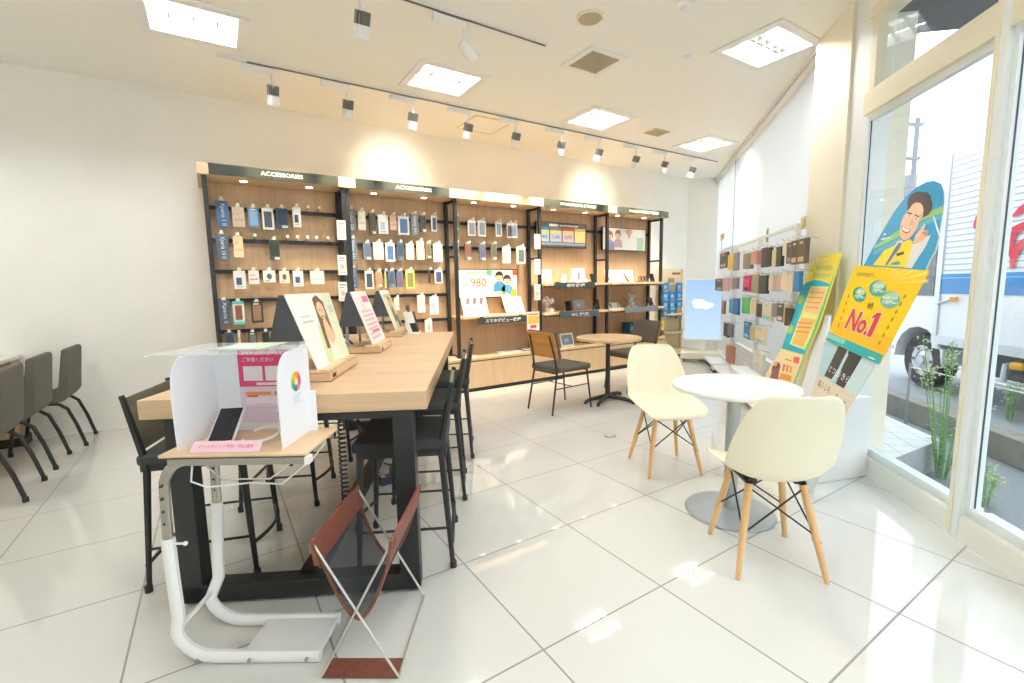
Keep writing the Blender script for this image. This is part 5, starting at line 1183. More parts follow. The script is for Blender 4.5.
m = MB(M_black); m.lathe([(0, .03), (.028, .03), (.024, .66), (.0, .66)], (2.75, 2.47, 0) if False else (2.76, 2.50, 0), 16); m.box((2.76, 2.50, .67), (.3, .3, .02)); m.build('column', t, smooth=30)
m = MB(M_black); bc = V((2.76, 2.50, 0))
for e in (at_z(583, 404), at_z(597, 407), at_z(633, 404), at_z(619, 395)):
    d = (V((e.x, e.y, 0))-bc).normalized()*.31; m.tube([bc+V((0, 0, .05)), bc+d*.7+V((0, 0, .04)), bc+d+V((0, 0, .022))], [.028, .022, .016], 8); m.lathe([(0, 0), (.02, 0), (.016, .02), (0, .02)], bc+d, 10)
m.build('pedestal_foot', t, smooth=40)

# ------------------------------------------------------------------ reception counter and chairs at the left edge
t = thing('counter', 'low counter with white top against the wall at the left edge', 'counter', (-2.95, 3.4, 0))
cp = at_y(22, 354, 4.49); cz, cxr = cp.z, cp.x; print('counter', cp)
m = MB(P(236, 234, 226)); m.bb((-3.55, 2.0, cz-.03), (cxr, 4.49, cz)); m.build('top', t, bevel=.003)
m = MB(M_oakb); m.bb((-3.5, 2.02, .08), (-2.80, 4.485, cz-.03)); m.bb((-2.80, 4.30, .08), (cxr-.03, 4.485, cz-.03)); m.build('body', t)
m = MB(P(52, 50, 48)); m.bb((-3.48, 2.03, 0), (-2.82, 4.48, .08)); m.bb((-2.82, 4.31, 0), (cxr-.01, 4.483, .08)); m.build('plinth', t)
def rec_chair(label):
    t = thing('reception_chair', label, 'chair', (0, 0, 0), 0, 'grey reception chairs at the counter')
    # side profile of the one-piece padded seat and back (faces -X)
    pr = [(-.235, .455), (-.24, .43), (-.2, .41), (.08, .395), (.16, .41), (.20, .46), (.235, .82), (.23, .845), (.205, .85), (.18, .835), (.135, .54), (.10, .475), (.02, .462)]
    m = MB(M_fabg); m.prism([(x, -.215, z) for x, z in pr], (0, .43, 0)); m.build('seat_and_back', t, bevel=.018, seg=3, smooth=50, local=True)
    for sy in (-1, 1):
        m = MB(M_black); m.tube([(.04, sy*.19, .395), (.12, sy*.19, .385), (.17, sy*.192, .34), (.215, sy*.194, .2), (.255, sy*.196, .03), (.258, sy*.196, 0)], .013, 8); m.lathe([(0, 0), (.017, 0), (.017, .03), (0, .034)], (.258, sy*.196, 0), 10); m.build('rear_leg', t, smooth=50, local=True)
        m = MB(M_black); m.tube([(.04, sy*.19, .395), (-.08, sy*.19, .385), (-.15, sy*.192, .32), (-.2, sy*.194, .03), (-.2, sy*.194, 0)], .013, 8); m.lathe([(0, 0), (.017, 0), (.017, .03), (0, .034)], (-.2, sy*.194, 0), 10); m.build('front_leg', t, smooth=50, local=True)
    return t
r0 = rec_chair('grey tweed chair farthest along the counter, beside the cream wall'); r0.location = (-2.17, 4.19, 0)
dup(r0, (-2.24, 3.605, 0), 0, 'grey tweed chair at the counter, middle of the three')
dup(r0, (-2.25, 2.98, 0), 0, 'grey tweed chair at the counter, cut by the left edge of the photo')
# ------------------------------------------------------------------ standees leaning at the window
SP = V((2.3, -.08, 1.12)); sy_ = math.radians(-124); sl = math.radians(16.4)
SEX = V((math.cos(sy_), math.sin(sy_), 0)); sn = V((SEX.y, -SEX.x, 0)); SUP = V((0, 0, math.cos(sl)))-sn*math.sin(sl); SN = SEX.cross(SUP)
if SN.dot(CAM-SP) < 0: SN = -SN
print('SN', SN, sn, SUP)
def S(pts, lift, f=None): return [at_pl(*(f(x, y) if f else (x, y)), SP, SN)+SN*lift for x, y in pts]
def ell(cx, cy, rx, ry, rot=0, n=20):
    return [(cx+rx*math.cos(a)*math.cos(rot)-ry*math.sin(a)*math.sin(rot), cy+rx*math.cos(a)*math.sin(rot)+ry*math.sin(a)*math.cos(rot)) for a in (2*math.pi*k/n for k in range(n))]
t = thing('standee', 'tall leaning standee of a pointing man in yellow jacket with a yellow No.1 board', 'standee', (2.03, .08, 0), math.radians(-124))
fA = Z(820, 170, 6.2077)
out = [(275, 585), (330, 480), (400, 360), (460, 260), (520, 180), (600, 105), (660, 72), (710, 66), (750, 85), (768, 130), (770, 200), (755, 300), (735, 420), (715, 500), (680, 560), (655, 615)]
body = [fA(x, y) for x, y in out] + [(874.7, 365), (856, 395), (840, 420), (812, 494.5), (800, 491), (812, 392), (818, 370), (824, 345)]
m = MB(P(206, 222, 226, .3)); m.prism(S(body, 0), -SN*.008)
def pr(col, pts, lift, f=fA, rough=.3): m.use(P(*col, rough)); m.poly(S(pts, lift, f))
pr((50, 156, 206), out+[(640, 640), (250, 620)], .0003)
pr((150, 200, 120), [(340, 470), (480, 380), (640, 275), (760, 225), (768, 262), (640, 310), (480, 420), (335, 492)], .0006)
pr((92, 180, 206), [(335, 500), (480, 428), (640, 318), (762, 268), (755, 300), (640, 350), (480, 460), (330, 530)], .0006)
pr((236, 236, 232), [(540, 585), (560, 470), (620, 440), (690, 400), (660, 470), (600, 560), (570, 611), (520, 605)], .001)        # sleeve
pr((244, 222, 70), [(330, 590), (400, 500), (480, 460), (560, 430), (580, 450), (560, 520), (535, 606), (400, 596)], .0014)         # jacket
pr((238, 232, 226), [(455, 500), (480, 445), (520, 430), (500, 470), (450, 560)], .0018)                                             # shirt
pr((112, 120, 146), [(470, 480), (492, 452), (510, 456), (498, 485), (420, 590), (404, 592)], .0022)                                 # tie
pr((64, 70, 76), [(476, 520), (522, 506), (524, 522), (480, 537)], .0024)                                                           # badge
pr((90, 170, 180), [(445, 576), (498, 566), (498, 588), (445, 590)], .0024)
pr((60, 50, 46), ell(622, 215, 78, 82, -.5), .0018)                                                                                  # hair
pr((54, 46, 42), [(548, 225), (600, 150), (660, 135), (690, 160), (682, 220), (640, 300), (622, 280), (628, 220), (580, 215), (540, 260)], .0020)
pr((240, 196, 164), ell(560, 330, 52, 112, .38), .0022)                                                                              # face
pr((240, 196, 164), ell(600, 260, 44, 60, .3), .0024)
pr((226, 176, 146), ell(632, 285, 10, 24, .3, 10), .0026)                                                                            # ear
pr((54, 44, 40), [(543, 262), (574, 268), (573, 276), (542, 271)], .003); pr((54, 44, 40), [(592, 275), (620, 288), (617, 296), (591, 283)], .003)
pr((250, 248, 246), ell(560, 286, 13, 6, .3, 10), .0029); pr((250, 248, 246), ell(603, 301, 12, 6, .3, 10), .0029)
pr((44, 36, 34), ell(559, 286, 6, 5, .3, 8), .003); pr((44, 36, 34), ell(602, 301, 6, 5, .3, 8), .003)
pr((222, 172, 142), [(578, 300), (556, 336), (566, 346), (584, 340)], .0028)
pr((176, 84, 78), [(506, 346), (532, 360), (566, 368), (562, 386), (538, 396), (514, 380)], .003); pr((250, 248, 244), [(510, 351), (534, 364), (561, 371), (556, 382), (536, 386), (516, 372)], .0033)
pr((236, 190, 158), [(580, 450), (600, 400), (640, 372), (676, 376), (672, 410), (632, 442), (600, 458)], .003)                      # hand
pr((244, 202, 172), [(596, 410), (632, 360), (652, 334), (660, 340), (646, 376), (612, 420)], .0034)                                 # pointing finger
for k in range(3): pr((196, 146, 118), [(634+12*k, 392+6*k), (668+3*k, 378+8*k), (670+2*k, 384+8*k), (640+10*k, 400+6*k)], .0036)
pr((222, 230, 236), [(380, 425), (440, 415), (440, 424), (380, 435)], .0012); pr((222, 230, 236), [(396, 395), (412, 392), (410, 404), (394, 406)], .0012)
pr((232, 240, 246), [(700, 285), (712, 290), (748, 400), (740, 418)], .0012)
fB = Z(770, 320, 6.83)
pr((176, 212, 222), [(372, 150), (712, 312), (585, 515), (330, 372)], .0006, fB)
pr((206, 228, 232), [(560, 240), (712, 312), (585, 515), (470, 450)], .0009, fB)
pr((70, 68, 64), [(470, 178), (530, 205), (430, 408), (372, 382)], .0012, fB); pr((62, 62, 62), [(540, 210), (632, 252), (505, 468), (450, 436)], .0012, fB)
pr((196, 226, 232), [(530, 232), (538, 236), (440, 420), (418, 412)], .0014, fB)
pr((226, 214, 190), [(330, 372), (585, 515), (470, 760), (205, 1160), (284, 500)], .0008, fB)
m.use(P(246, 246, 244)); 
def quad_text(tx, o, ux, uy, f, lift, rot=0):
    """text laid in the picture quad o + a*ux + b*uy"""
    vs, fs = text_geo(tx); m.add([S([(o[0]+ux[0]*a+uy[0]*b, o[1]+ux[1]*a+uy[1]*b)], lift, f)[0] for a, b in vs], fs)
quad_text('とつき', (400, 350), (60, 38), (18, -42), fB, .0018); quad_text('うきら', (455, 385), (78, 52), (18, -46), fB, .0018)
m.use(P(96, 90, 84)); quad_text('暮らしを、', (322, 450), (90, 60), (16, -44), fB, .0016); quad_text('もっと', (440, 540), (70, 60), (16, -44), fB, .0016)
m.build('printed_body', t)
# yellow board in front
fC = Z(820, 260, 5.6923)
SP2 = SP+SN*.016
def S2(pts, lift, f=fC): return [at_pl(*f(x, y), SP2, SN)+SN*lift for x, y in pts]
m = MB(P(250, 204, 36, .3)); m.prism(S2([(200, 30), (620, 60), (335, 595), (35, 450)], 0), -SN*.006)
def q2(col, pts, lift): m.use(P(*col, .3)); m.poly(S2(pts, lift))
q2((252, 186, 44), [(88, 340), (48, 440), (352, 575), (420, 450), (330, 420)], .0004)
for k in range(7):
    a0 = -.02+.21*k; q2((254, 224, 110), [(390+20*math.cos(a0-1.3), 130+20*math.sin(a0-1.3)), (390+min(230, 75/max(.01, abs(math.sin(a0-1.32))))*math.cos(a0-1.32), 130+min(230, 75/max(.01, abs(math.sin(a0-1.32))))*math.sin(a0-1.32)), (390+min(225, 75/max(.01, abs(math.sin(a0-1.24))))*math.cos(a0-1.24), 130+min(225, 75/max(.01, abs(math.sin(a0-1.24))))*math.sin(a0-1.24))], .0005)
q2((50, 172, 172), [(50, 410), (360, 542), (335, 595), (32, 455)], .0008)
q2((140, 206, 190), [(50, 415), (150, 455), (135, 480), (38, 440)], .0010)
for (cx, cy, rx, ry, c2) in ((226, 197, 39, 44, (44, 150, 136)), (330, 163, 50, 47, (70, 164, 140)), (400, 227, 58, 50, (110, 180, 156))):
    q2(c2, ell(cx, cy, rx, ry, -.2), .0010); q2((170, 208, 180), ell(cx+6, cy-ry*.35, rx*.75, ry*.5, -.2), .0013)
m.use(P(246, 250, 240)); 
def t2(tx, o, ux, uy, lift): 
    vs, fs = text_geo(tx, .025); m.add(S2([(o[0]+ux[0]*a+uy[0]*b, o[1]+ux[1]*a+uy[1]*b) for a, b in vs], lift), fs)
t2('速さ', (212, 192), (36, 0), (6, -22), .0016); t2('満足度No.1', (194, 218), (60, 4), (5, -20), .0016); t2('つながり', (304, 158), (56, 2), (6, -22), .0016); t2('満足度No.1', (296, 184), (70, 4), (5, -20), .0016); t2('サポート', (352, 222), (92, 6), (5, -18), .0016); t2('満足度No.1', (350, 248), (92, 6), (5, -18), .0016)
m.use(P(150, 160, 90)); t2('おかげさまで…', (206, 96), (110, 4), (8, -26), .0012)
m.use(P(96, 84, 50)); t2('W!', (262, 280), (34, 2), (12, -38), .0014)
ONE = [(266, 432), (290, 440), (352, 302), (326, 300), (300, 322), (296, 336), (314, 328)]
m.use(P(250, 246, 226)); 
for dx, dy in ((-5, 0), (5, 0), (0, -5), (0, 5), (4, 4), (-4, 4), (4, -4), (-4, -4)): t2('No.', (138+dx, 388+dy), (120, 44), (52, -112), .0010); m.poly(S2([(x+dx, y+dy) for x, y in ONE], .0010))
m.use(P(214, 56, 48)); t2('No.', (138, 388), (120, 44), (52, -112), .0016); m.poly(S2(ONE, .0016))
m.use(P(170, 140, 40))
for k in range(7): 
    x = 490-24*k; y = 190+44*k; m.poly(S2([(x, y), (x-14, y+16), (x-16, y+34), (x+2, y+20)], .0012))
for k in range(5):
    x = 168-14*k; y = 190+42*k; m.poly(S2([(x, y), (x-9, y+14), (x-10, y+30), (x+1, y+18)], .0012))
m.use(P(236, 248, 244)); t2('au', (290, 562), (36, 14), (4, -10), .0012) if False else m.poly(S2([(280, 548), (316, 563), (312, 570), (276, 555)], .0012))
m.build('no1_board', t)

# white box in the window corner
b0_, b1_ = V((2.271, .115, 0)), V((2.662, -.010, 0)); dd = (b1_-b0_).normalized(); nn = V((-dd.y, dd.x, 0))
m = MB(M_white); m.prism([b0_, b1_, b1_+nn*.05, b1_+nn*.14-dd*.12, b0_+nn*.14], (0, 0, .54)); tag(m.build('white_plinth', bevel=.006), 'plain white low plinth in the corner beside the tall window', 'plinth')

# yellow and turquoise leaning banner
bt = win(.30, -.10, 1.48); bn0 = win(.30, -.42, .40)
up = (win(0, -.03, 1.48)-win(0, -.34, .30)).normalized(); BN = W.cross(up)
if BN.dot(CAM-bt) < 0: BN = -BN
BP = win(.45, -.04, 1.47)
fD = Z(770, 240, 6.83); fE = Z(770, 320, 6.83)
def Bn(pts, lift, f): return [at_pl(*f(x, y), BP, BN)+BN*lift for x, y in pts]
foot = at_z(0, 0, 0)
t = thing('banner_stand', 'tall yellow and turquoise banner panel on a white easel, leaning before the cream pillar', 'banner', (2.75, .55, 0), math.atan2(W.y, W.x))
out = [fD(490, 85), fD(320, 108), fD(250, 240), fD(215, 320), fE(75, 200), fE(-40, 480), fE(-75, 560), fE(100, 590), fE(240, 240), fE(330, 40)]
idf = lambda x, y: (x, y)
m = MB(P(250, 228, 90, .35)); m.prism(Bn(out, 0, idf), -BN*.008)
def qb(col, pts, lift, f): m.use(P(*col, .35)); m.poly(Bn(pts, lift, f))
qb((250, 236, 170), [(325, 112), (405, 130), (300, 160), (290, 150)], .0005, fD)
tq = [(215, 320), (250, 290), (300, 274), (350, 278), (408, 302)]
qb((40, 180, 206), [fD(x, y) for x, y in tq] + [fE(240, 240), fE(80, 195)], .0006, idf)
qb((238, 240, 150), [fD(280, 315), fD(402, 318), fD(310, 590), fE(238, 205), fE(135, 165), fD(215, 500)], .0010, idf)
qb((244, 206, 140), [(290, 325), (392, 330), (330, 510), (232, 490)], .0014, fD); qb((246, 196, 110), [fD(215, 530), fD(318, 545), fE(225, 185), fE(150, 160)], .0014, idf)
for k in range(4): qb((232, 150, 96), [(278-10*k, 352+34*k), (372-12*k, 358+34*k), (368-12*k, 366+34*k), (275-10*k, 360+34*k)], .0018, fD)
for k in range(3): qb((226, 130, 90), [(196-8*k, 560+30*k), (290-10*k, 566+30*k), (286-10*k, 574+30*k), (193-8*k, 568+30*k)], .0018, fD)
qb((170, 206, 90), ell(212, 408, 16, 34, .4), .001, fD); qb((170, 206, 90), ell(140, 612, 18, 30, .4), .001, fD)
qb((250, 226, 176), [(75, 205), (238, 245), (165, 435), (-70, 440)], .0010, fE)
qb((120, 70, 60), ell(42, 330, 26, 44, .4), .0016, fE); qb((150, 96, 104), [(20, 330), (66, 330), (56, 420), (0, 400)], .0018, fE); qb((222, 170, 140), ell(40, 300, 12, 18, .4), .002, fE)
qb((226, 96, 90), [(165, 250), (205, 258), (195, 300), (160, 290)], .0016, fE); qb((240, 150, 70), [(105, 262), (150, 275), (148, 285), (102, 272)], .0016, fE)
for k in range(3): qb((236, 120 + 20*k, 80), [(92+24*k, 300+6*k), (108+24*k, 304+6*k), (98+24*k, 350+6*k), (84+24*k, 346+6*k)], .0018, fE)
qb((240, 160, 60), [(78, 362), (150, 384), (142, 420), (62, 400)], .0016, fE)
qb((120, 200, 120), [fD(482, 110), fD(490, 85), fE(330, 40), fE(240, 240), fE(170, 435), fE(160, 432)], .0012, idf)
m.use(P(70, 150, 170)); 
def tb_(tx, o, ux, uy, f, lift):
    vs, fs = text_geo(tx); m.add(Bn([(o[0]+ux[0]*a+uy[0]*b, o[1]+ux[1]*a+uy[1]*b) for a, b in vs], lift, f), fs)
tb_('おうちの電気も', (312, 205), (112, 4), (12, -34), fD, .0016); tb_('まとめておトク', (292, 258), (112, 4), (12, -34), fD, .0016)
m.use(P(226, 170, 90)); tb_('お知らせ', (340, 125), (56, -2), (5, -12), fD, .0016)
m.build('printed_panel', t)
m = MB(P(228, 232, 236)); pl = Bn([fE(330, -45), fE(372, -40), fE(318, 300), fE(250, 640), fE(130, 660)], -.03, idf); m.prism(pl, -BN*.02)
m.prism(Bn([fE(100, 500), fE(240, 320), fE(225, 1250), fE(120, 1250)], -.05, idf), -BN*.01) if False else None
lo = [V((p.x, p.y, p.z)) for p in Bn([fE(-60, 560), fE(110, 590)], -.012, idf)]
dn = up*-1
bot = [p+dn*(p.z/up.z) for p in lo]
m.prism([lo[0], lo[1], bot[1], bot[0]], -BN*.012)
m.build('easel_back', t)
# ------------------------------------------------------------------ street outside
GZ = -.30
M_asph = mat('grey_asphalt', (150, 154, 158), .9, var=.12, scale=60)
M_road = mat('road_asphalt', (160, 164, 168), .9, var=.1, scale=40)
M_conc = mat('weathered_concrete', (150, 146, 134), .9, var=.14, scale=8)
M_concg = mat('grey_concrete_block', (176, 180, 182), .9, var=.08, scale=14)
m = MB(M_asph); m.poly([win(-14, .15, GZ), win(14, .15, GZ), win(14, 2.0, GZ), win(-14, 2.0, GZ)][::-1]); struct(m.build('ground_path'), 'grey asphalt strip outside the window')
m = MB(M_road); m.poly([win(-30, 2.0, GZ-.02), win(40, 2.0, GZ-.02), win(40, 16, GZ-.02), win(-30, 16, GZ-.02)][::-1]); struct(m.build('ground_road'), 'road beyond the low kerb wall')
m = MB(M_conc); m.prism([win(-14, 1.72, GZ), win(14, 1.72, GZ), win(14, 1.92, GZ), win(-14, 1.92, GZ)], (0, 0, .24)); o = m.build('kerb_wall', bevel=.01); tag(o, 'low weathered concrete kerb wall between path and road', 'wall'); o['kind'] = 'structure'
def paving():
    m = bpy.data.materials.new('white_paving_tile'); m.use_nodes = True; nt = m.node_tree; b = nt.nodes['Principled BSDF']; b.inputs['Roughness'].default_value = .7
    tc = nt.nodes.new('ShaderNodeTexCoord'); br = nt.nodes.new('ShaderNodeTexBrick'); br.offset = 0; br.inputs['Scale'].default_value = 4.5; br.inputs['Brick Width'].default_value = .8; br.inputs['Row Height'].default_value = .8
    br.inputs['Mortar Size'].default_value = .02; br.inputs['Color1'].default_value = (.78, .78, .77, 1); br.inputs['Color2'].default_value = (.82, .82, .81, 1); br.inputs['Mortar'].default_value = (.5, .49, .47, 1)
    mp = nt.nodes.new('ShaderNodeMapping'); mp.inputs['Rotation'].default_value = (0, 0, .84)
    nt.links.new(tc.outputs['Object'], mp.inputs[0]); nt.links.new(mp.outputs[0], br.inputs['Vector']); nt.links.new(br.outputs['Color'], b.inputs['Base Color']); return m
m = MB(paving()); pts = [win(.30, .16, 0), win(1.03, 1.09, 0), win(5, 1.09, 0), win(5, .16, 0)]
m.poly([V((p.x, p.y, -.05)) for p in pts]); m.use(M_concg); m.prism([V((p.x, p.y, GZ)) for p in pts], (0, 0, -GZ-.051))
o = m.build('terrace'); struct(o, 'white tiled terrace step outside the window, with grey block edge')
m = MB(P(96, 98, 104, .9)); m.prism([win(-5.6, .16, 3.12), win(.9, .16, 3.12), win(.9, 1.3, 3.12), win(-5.6, 1.3, 3.12)], (0, 0, .2)); struct(m.build('outside_canopy'), 'dark canopy above the window outside')

# truck parked along the road
TO = 2.92
def tk(w, o, z): return win(w, TO+o, GZ+z)
wc = at_pl(913, 355, win(0, TO, 0), N); ww = (wc-A).dot(W); print('wheel', wc, ww)
WR = .40
t = thing('truck', 'white box truck with blue stripe and red lettering parked outside the window', 'truck', tk(ww-2.5, 1, 0), math.atan2(W.y, W.x))
M_tw = mat('truck_white_paint', (236, 238, 242), .35); M_tb = mat('truck_blue_stripe', (46, 128, 196), .4); M_tr = mat('truck_red_lettering', (214, 44, 72), .45); M_rub = mat('tyre_rubber', (62, 66, 72), .8); M_alu = mat('truck_aluminium', (196, 200, 206), .4, metal=.5)
zb = at_pl(980, 296, win(0, TO, 0), N).z-GZ; zt = at_pl(950, 155, win(0, TO, 0), N).z-GZ; wb = (at_pl(942, 230, win(0, TO, 0), N)-A).dot(W); zl = at_pl(985, 345, win(0, TO, 0), N).z-GZ
print('truck', zb, zt, wb, zl)
cb0 = wb-.02; cbL = 6.0; z_floor = zl+.03
m = MB(M_tw); m.prism([tk(cb0-cbL, 0, z_floor), tk(cb0, 0, z_floor), tk(cb0, 2.1, z_floor), tk(cb0-cbL, 2.1, z_floor)], (0, 0, zt-z_floor))
m.use(mat('truck_panel_groove', (176, 182, 192), .5))
z = zb+.32
while z < zt-.05:
    m.prism([tk(cb0-cbL+.06, -.006, z), tk(cb0-.09, -.006, z), tk(cb0-.09, 0, z), tk(cb0-cbL+.06, 0, z)], (0, 0, .016)); z += .075
m.use(M_alu); m.prism([tk(cb0-.07, -.02, z_floor), tk(cb0, -.02, z_floor), tk(cb0, 0, z_floor), tk(cb0-.07, 0, z_floor)], (0, 0, zt-z_floor))
m.prism([tk(cb0-cbL, -.03, zl-.08), tk(cb0, -.03, zl-.08), tk(cb0, .1, zl-.08), tk(cb0-cbL, .1, zl-.08)], (0, 0, .11))
m.use(M_tb); m.prism([tk(cb0-cbL+.01, -.012, zb+.02), tk(cb0-.02, -.012, zb+.02), tk(cb0-.02, 0, zb+.02), tk(cb0-cbL+.01, 0, zb+.02)], (0, 0, .26))
m.use(P(110, 180, 226)); m.prism([tk(cb0-cbL+.01, -.014, zb+.22), tk(cb0-.02, -.014, zb+.22), tk(cb0-.02, 0, zb+.22), tk(cb0-cbL+.01, 0, zb+.22)], (0, 0, .015))
m.build('cargo_box', t)
def tfr(x, y, lift=0): return at_pl(x, y, win(0, TO-.02, 0), N)
fT = Z(955, 170, 5.254)
m = MB(M_tr)
def tp(pts): m.poly([tfr(*fT(x, y)) for x, y in pts])
tp([(95, 285), (110, 240), (126, 234), (132, 300), (118, 318), (96, 305)])
tp([(298, 240), (330, 200), (380, 160), (420, 150), (420, 178), (380, 200), (330, 240), (300, 250)])
tp([(288, 360), (300, 300), (340, 280), (420, 250), (420, 285), (350, 320), (320, 345), (305, 400), (340, 370), (420, 330), (420, 365), (350, 410), (318, 470), (310, 515), (285, 518), (288, 470), (278, 420)])
m.build('lettering', t)
m = MB(P(70, 76, 84)); m.prism([tk(cb0-cbL, .5, .45), tk(cb0+.2, .5, .45), tk(cb0+.2, .65, .45), tk(cb0-cbL, .65, .45)], (0, 0, .2)); m.prism([tk(cb0-cbL, 1.5, .45), tk(cb0+.2, 1.5, .45), tk(cb0+.2, 1.65, .45), tk(cb0-cbL, 1.65, .45)], (0, 0, .2))
m.prism([tk(cb0-cbL+1, .3, .35), tk(cb0-.6, .3, .35), tk(cb0-.6, 1.7, .35), tk(cb0-cbL+1, 1.7, .35)], (0, 0, .35)); m.build('chassis', t)
# cab: side outline along the truck, front towards +w
c0w = cb0+.08; c1w = ww+.95
m = MB(M_tw)
arch = [(ww-.52, .62)] + [(ww-.50*math.cos(k*math.pi/8), WR+.50*math.sin(k*math.pi/8)) for k in range(9)] + [(ww+.52, .55), (c1w, .45), (c1w+.05, 1.2), (c1w-.15, 2.25), (c1w-.4, 2.4), (c0w, 2.4), (c0w, .62)]
m.prism([tk(w, .04, z) for w, z in arch], N*1.95); m.build('cab', t)
m = MB(mat('truck_window', (70, 84, 96), .1)); m.prism([tk(w, .03, z) for w, z in ((ww-.25, 1.35), (ww+.75, 1.35), (ww+.62, 2.15), (ww-.25, 2.2))], N*.012); m.build('side_window', t)
m = MB(P(120, 130, 140)); m.prism([tk(w, .03, z) for w, z in ((ww-.62+.2, 1.02), (ww-.50+.2, 1.02), (ww-.50+.2, 1.3), (ww-.62+.2, 1.3))], N*.012); m.build('side_vent', t)
for dw, nm in ((0, 'front'), (-4.4, 'rear')):
    for oo in (.12, 1.72):
        m = MB(M_rub); c = tk(ww+dw, oo, WR); ax = N
        R = Matrix((W, V((0, 0, 1)), N)).transposed()
        m.lathe([(.22, 0), (WR-.03, -.01), (WR, .02), (WR, .20), (WR-.03, .23), (.2, .22)], c, 32, R, cap=False); wl = m.build('wheel', t, smooth=40)
        m = MB(M_alu); m.lathe([(0, -.03), (.07, -.03), (.075, .0), (.14, .02), (.15, .005), (.22, .0), (.235, .015), (.235, .05), (0, .05)], c, 28, R)
        m.use(P(90, 96, 104))
        for k in range(6): a = k*math.pi/3; m.lathe([(0, .004), (.022, .004), (.022, .014), (0, .014)], c+W*.185*math.cos(a)+V((0, 0, .185*math.sin(a)))-N*.012, 10, R)
        m.build('rim', wl, smooth=30)
m = MB(M_alu)
for dw in (-1.55, -3.0): m.tube([tk(ww+dw, .15, .62), tk(ww+dw, .0, .58), tk(ww+dw, -.02, .3)], .035, 8)
m.tube([tk(ww-3.9, -.03, .36), tk(ww-1.0, -.03, .36)], .03, 8) ; m.build('side_guard', t, smooth=40)
m = MB(P(240, 180, 70)); 
for dw in (-1.7, -2.7): m.box(tk(ww+dw, -.0, .60), (.12, .12, .08))
m.build('marker_lamp', t, bevel=.02)
m = MB(P(200, 70, 70)); m.box(tk(ww-3.0, -.03, .3), (.07, .07, .1)); m.build('red_reflector', t)
m = MB(P(130, 136, 142)); m.prism([tk(c0w-.02, .3, .62), tk(c0w+.02, .3, .62), tk(c0w+.02, 1.7, .62), tk(c0w-.02, 1.7, .62)], (0, 0, 1.1)); m.use(P(244, 170, 70)); m.box(tk(cb0-.35, -.03, 1.32), (.09, .06, .06)); m.use(M_alu); m.tube([tk(cb0-.05, -.02, 1.25), tk(cb0-.3, -.03, 1.32)], .015, 6); m.build('front_gap_fittings', t)

# rope across the path, weeds, utility pole
m = MB(P(236, 238, 238)); a = at_pl(928, 371, win(0, 1.5, 0), N); b = at_pl(1024, 393, win(0, 1.5, 0), N); m.tube([a+(b-a)*(k/4) for k in range(-1, 8)], .006, 6)
t = thing('rope_barrier', 'thin white rope stretched outside the window in front of the truck', 'rope', a); m.build('rope', t)
m = MB(M_steel)
for k in (-1, 7): q = a+(b-a)*(k/4); m.tube([(q.x, q.y, GZ), (q.x, q.y, q.z+.04)], .012, 8)
m.build('post', t)
def weed(x, y, h, label, seed, dense):
    p = at_z(x, y, GZ); rr = random.Random(seed); t = thing('weed', label, 'plant', (p.x, p.y, GZ))
    st = MB(mat('weed_stem', (120, 160, 100), .8)); lf = MB(mat('weed_leaf', (160, 196, 140), .7, var=.2, scale=30))
    fl = MB(mat('weed_seed_head', (178, 200, 150), .8))
    for s in range(dense):
        a = rr.uniform(0, 6.28); hh = h*rr.uniform(.55, 1); lean = rr.uniform(.02, .22)*h
        top = V((p.x+lean*math.cos(a), p.y+lean*math.sin(a), GZ+hh)); base = V((p.x+.03*math.cos(a), p.y+.03*math.sin(a), GZ))
        mid = (base+top)/2+V((0, 0, .04)); pts = [base, mid*.5+base*.5, mid, mid*.5+top*.5+V((0, 0, .01)), top]; st.tube(pts, [.005, .005, .004, .003, .002], 5)
        for k in range(24):
            f_ = rr.uniform(.08, 1); q = base.lerp(top, f_)+V((0, 0, .04*math.sin(f_*3.1))); an = rr.uniform(0, 6.28); L = rr.uniform(.03, .085)*(1.15-f_*.5); d = V((math.cos(an), math.sin(an), rr.uniform(.1, .7))).normalized(); sd = V((-d.y, d.x, 0)).normalized()*L*.13
            lf.poly([q, q+d*L*.4+sd, q+d*L-V((0, 0, L*.15)), q+d*L*.4-sd])
        for k in range(14):
            q = top-V((0, 0, rr.uniform(0, .14*h)))+V((rr.uniform(-.05, .05), rr.uniform(-.05, .05), 0)); r = rr.uniform(.006, .012)
            fl.add([q+V((r, 0, 0)), q+V((0, r, 0)), q+V((-r, 0, 0)), q+V((0, -r, 0)), q+V((0, 0, r)), q-V((0, 0, r))], [(0, 1, 4), (1, 2, 4), (2, 3, 4), (3, 0, 4), (1, 0, 5), (2, 1, 5), (3, 2, 5), (0, 3, 5)])
    st.build('stems', t); lf.build('leaves', t); fl.build('seed_heads', t)
weed(941, 478, 1.15, 'tall green weed growing outside by the upright window post', 5, 15)
weed(983, 505, .34, 'small low weed outside at the foot of the right window', 9, 5)
weed(1010, 420, .45, 'weed by the kerb wall outside, near the right edge of the photo', 12, 7)
weed(896, 447, .22, 'small reddish dry weed on the tiled terrace', 15, 3)
t = thing('utility_pole', 'thin pale utility pole far outside, rising left of the truck', 'pole', win(22, 9, GZ))
b = at_pl(918, 118, win(20, 9, 0), N)
base = V((b.x, b.y, GZ)); t.location = base; WM[t.name] = Matrix.Translation(base)
m = MB(P(120, 126, 134)); m.tube([base, base+V((0, 0, b.z-GZ))], [.10, .07], 10); m.build('pole', t, smooth=40)
m = MB(P(124, 130, 138))
for z, l in ((b.z-.2, .9), (b.z-1.3, .8), (b.z-3.2, .7)): m.bar(V((b.x, b.y, z))-RT*l*.6, V((b.x, b.y, z))+RT*l*.2, .1, .1)
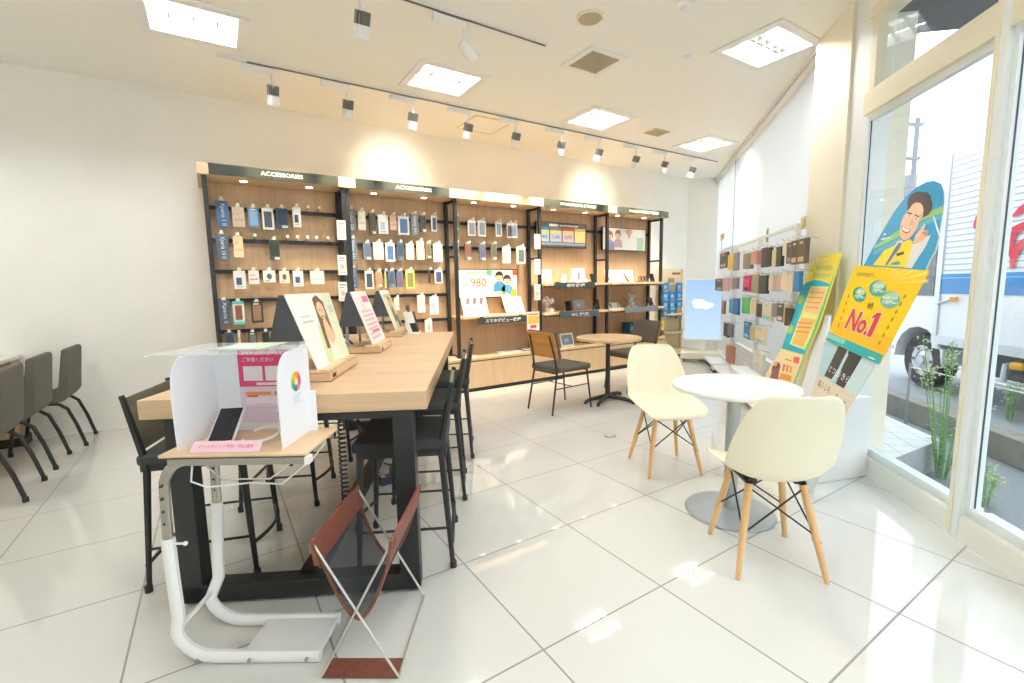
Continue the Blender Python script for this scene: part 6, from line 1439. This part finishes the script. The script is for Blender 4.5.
m.tube([V((b.x-.35, b.y, b.z-2.6)), V((b.x-.35, b.y, b.z-1.9))], .22, 10); m.build('crossarm', t)

# ------------------------------------------------------------------ light
w = bpy.data.worlds.new('sky'); SC.world = w; w.use_nodes = True; nt = w.node_tree; bg = nt.nodes['Background']
tc = nt.nodes.new('ShaderNodeTexCoord'); sp = nt.nodes.new('ShaderNodeSeparateXYZ'); r = nt.nodes.new('ShaderNodeValToRGB')
nt.links.new(tc.outputs['Generated'], sp.inputs[0]); nt.links.new(sp.outputs['Z'], r.inputs['Fac'])
r.color_ramp.elements[0].position = 0; r.color_ramp.elements[0].color = (.95, .97, 1, 1); r.color_ramp.elements[1].position = .6; r.color_ramp.elements[1].color = (.80, .90, 1, 1)
nt.links.new(r.outputs['Color'], bg.inputs['Color']); bg.inputs['Strength'].default_value = SKY
def area(name, loc, sx, sy, e, rot, col=(1, 1, 1)):
    l = bpy.data.lights.new(name, 'AREA'); l.shape = 'RECTANGLE'; l.size = sx; l.size_y = sy; l.energy = e; l.color = col
    o = bpy.data.objects.new(name, l); COL.objects.link(o); o.location = loc; o.rotation_euler = rot; return o
def spot(loc, to, e, ang, col, blend=.6, rad=.03):
    l = bpy.data.lights.new('track_spotlight_light', 'SPOT'); l.energy = e; l.spot_size = math.radians(ang); l.spot_blend = blend; l.color = col; l.shadow_soft_size = rad
    o = bpy.data.objects.new('track_spotlight_light', l); COL.objects.link(o); o.location = loc
    d = V(to)-V(loc); o.rotation_euler = d.to_track_quat('-Z', 'Y').to_euler(); return o
for i, x in enumerate(SPOTX):
    spot((x, 3.55, H-.33), (x+.1, 4.2, [1.3, 1.3, 1.4, 1.5, 1.3, 1.5, 1.3, 1.4, 1.3, 1.5][i]), SPOT_E*[.6, .8, 1, 1.1, 1.4, 1.2, 1, 1, .9, .6][i], 62, (1, .84, .58))
for x in (at_y(392, 166, 4.5).x, at_y(590, 189, 4.5).x): spot((x-.1, 3.55, H-.33), (x, 4.5, 2.62), GLOW_E, 75, (1, .92, .74), 1.0, .06)
for k in range(5):
    for q in (.27, .74):
        xx = XB[k]+(XB[k+1]-XB[k])*q; spot((xx, 3.98, ZS-.02), (xx, 4.02, 0), DOWN_E, 95, (1, .9, .7), .8, .02)
SC.view_settings.view_transform = 'Standard'; SC.view_settings.look = 'None'; SC.view_settings.gamma = 1; SC.view_settings.exposure = EXPO; SC.view_settings.use_curve_mapping = False
SC.cycles.max_bounces = 10; SC.cycles.diffuse_bounces = 6; SC.cycles.glossy_bounces = 4; SC.cycles.transparent_max_bounces = 16; SC.cycles.sample_clamp_indirect = 6
SC.cycles.use_denoising = True; SC.cycles.caustics_reflective = False; SC.cycles.caustics_refractive = False
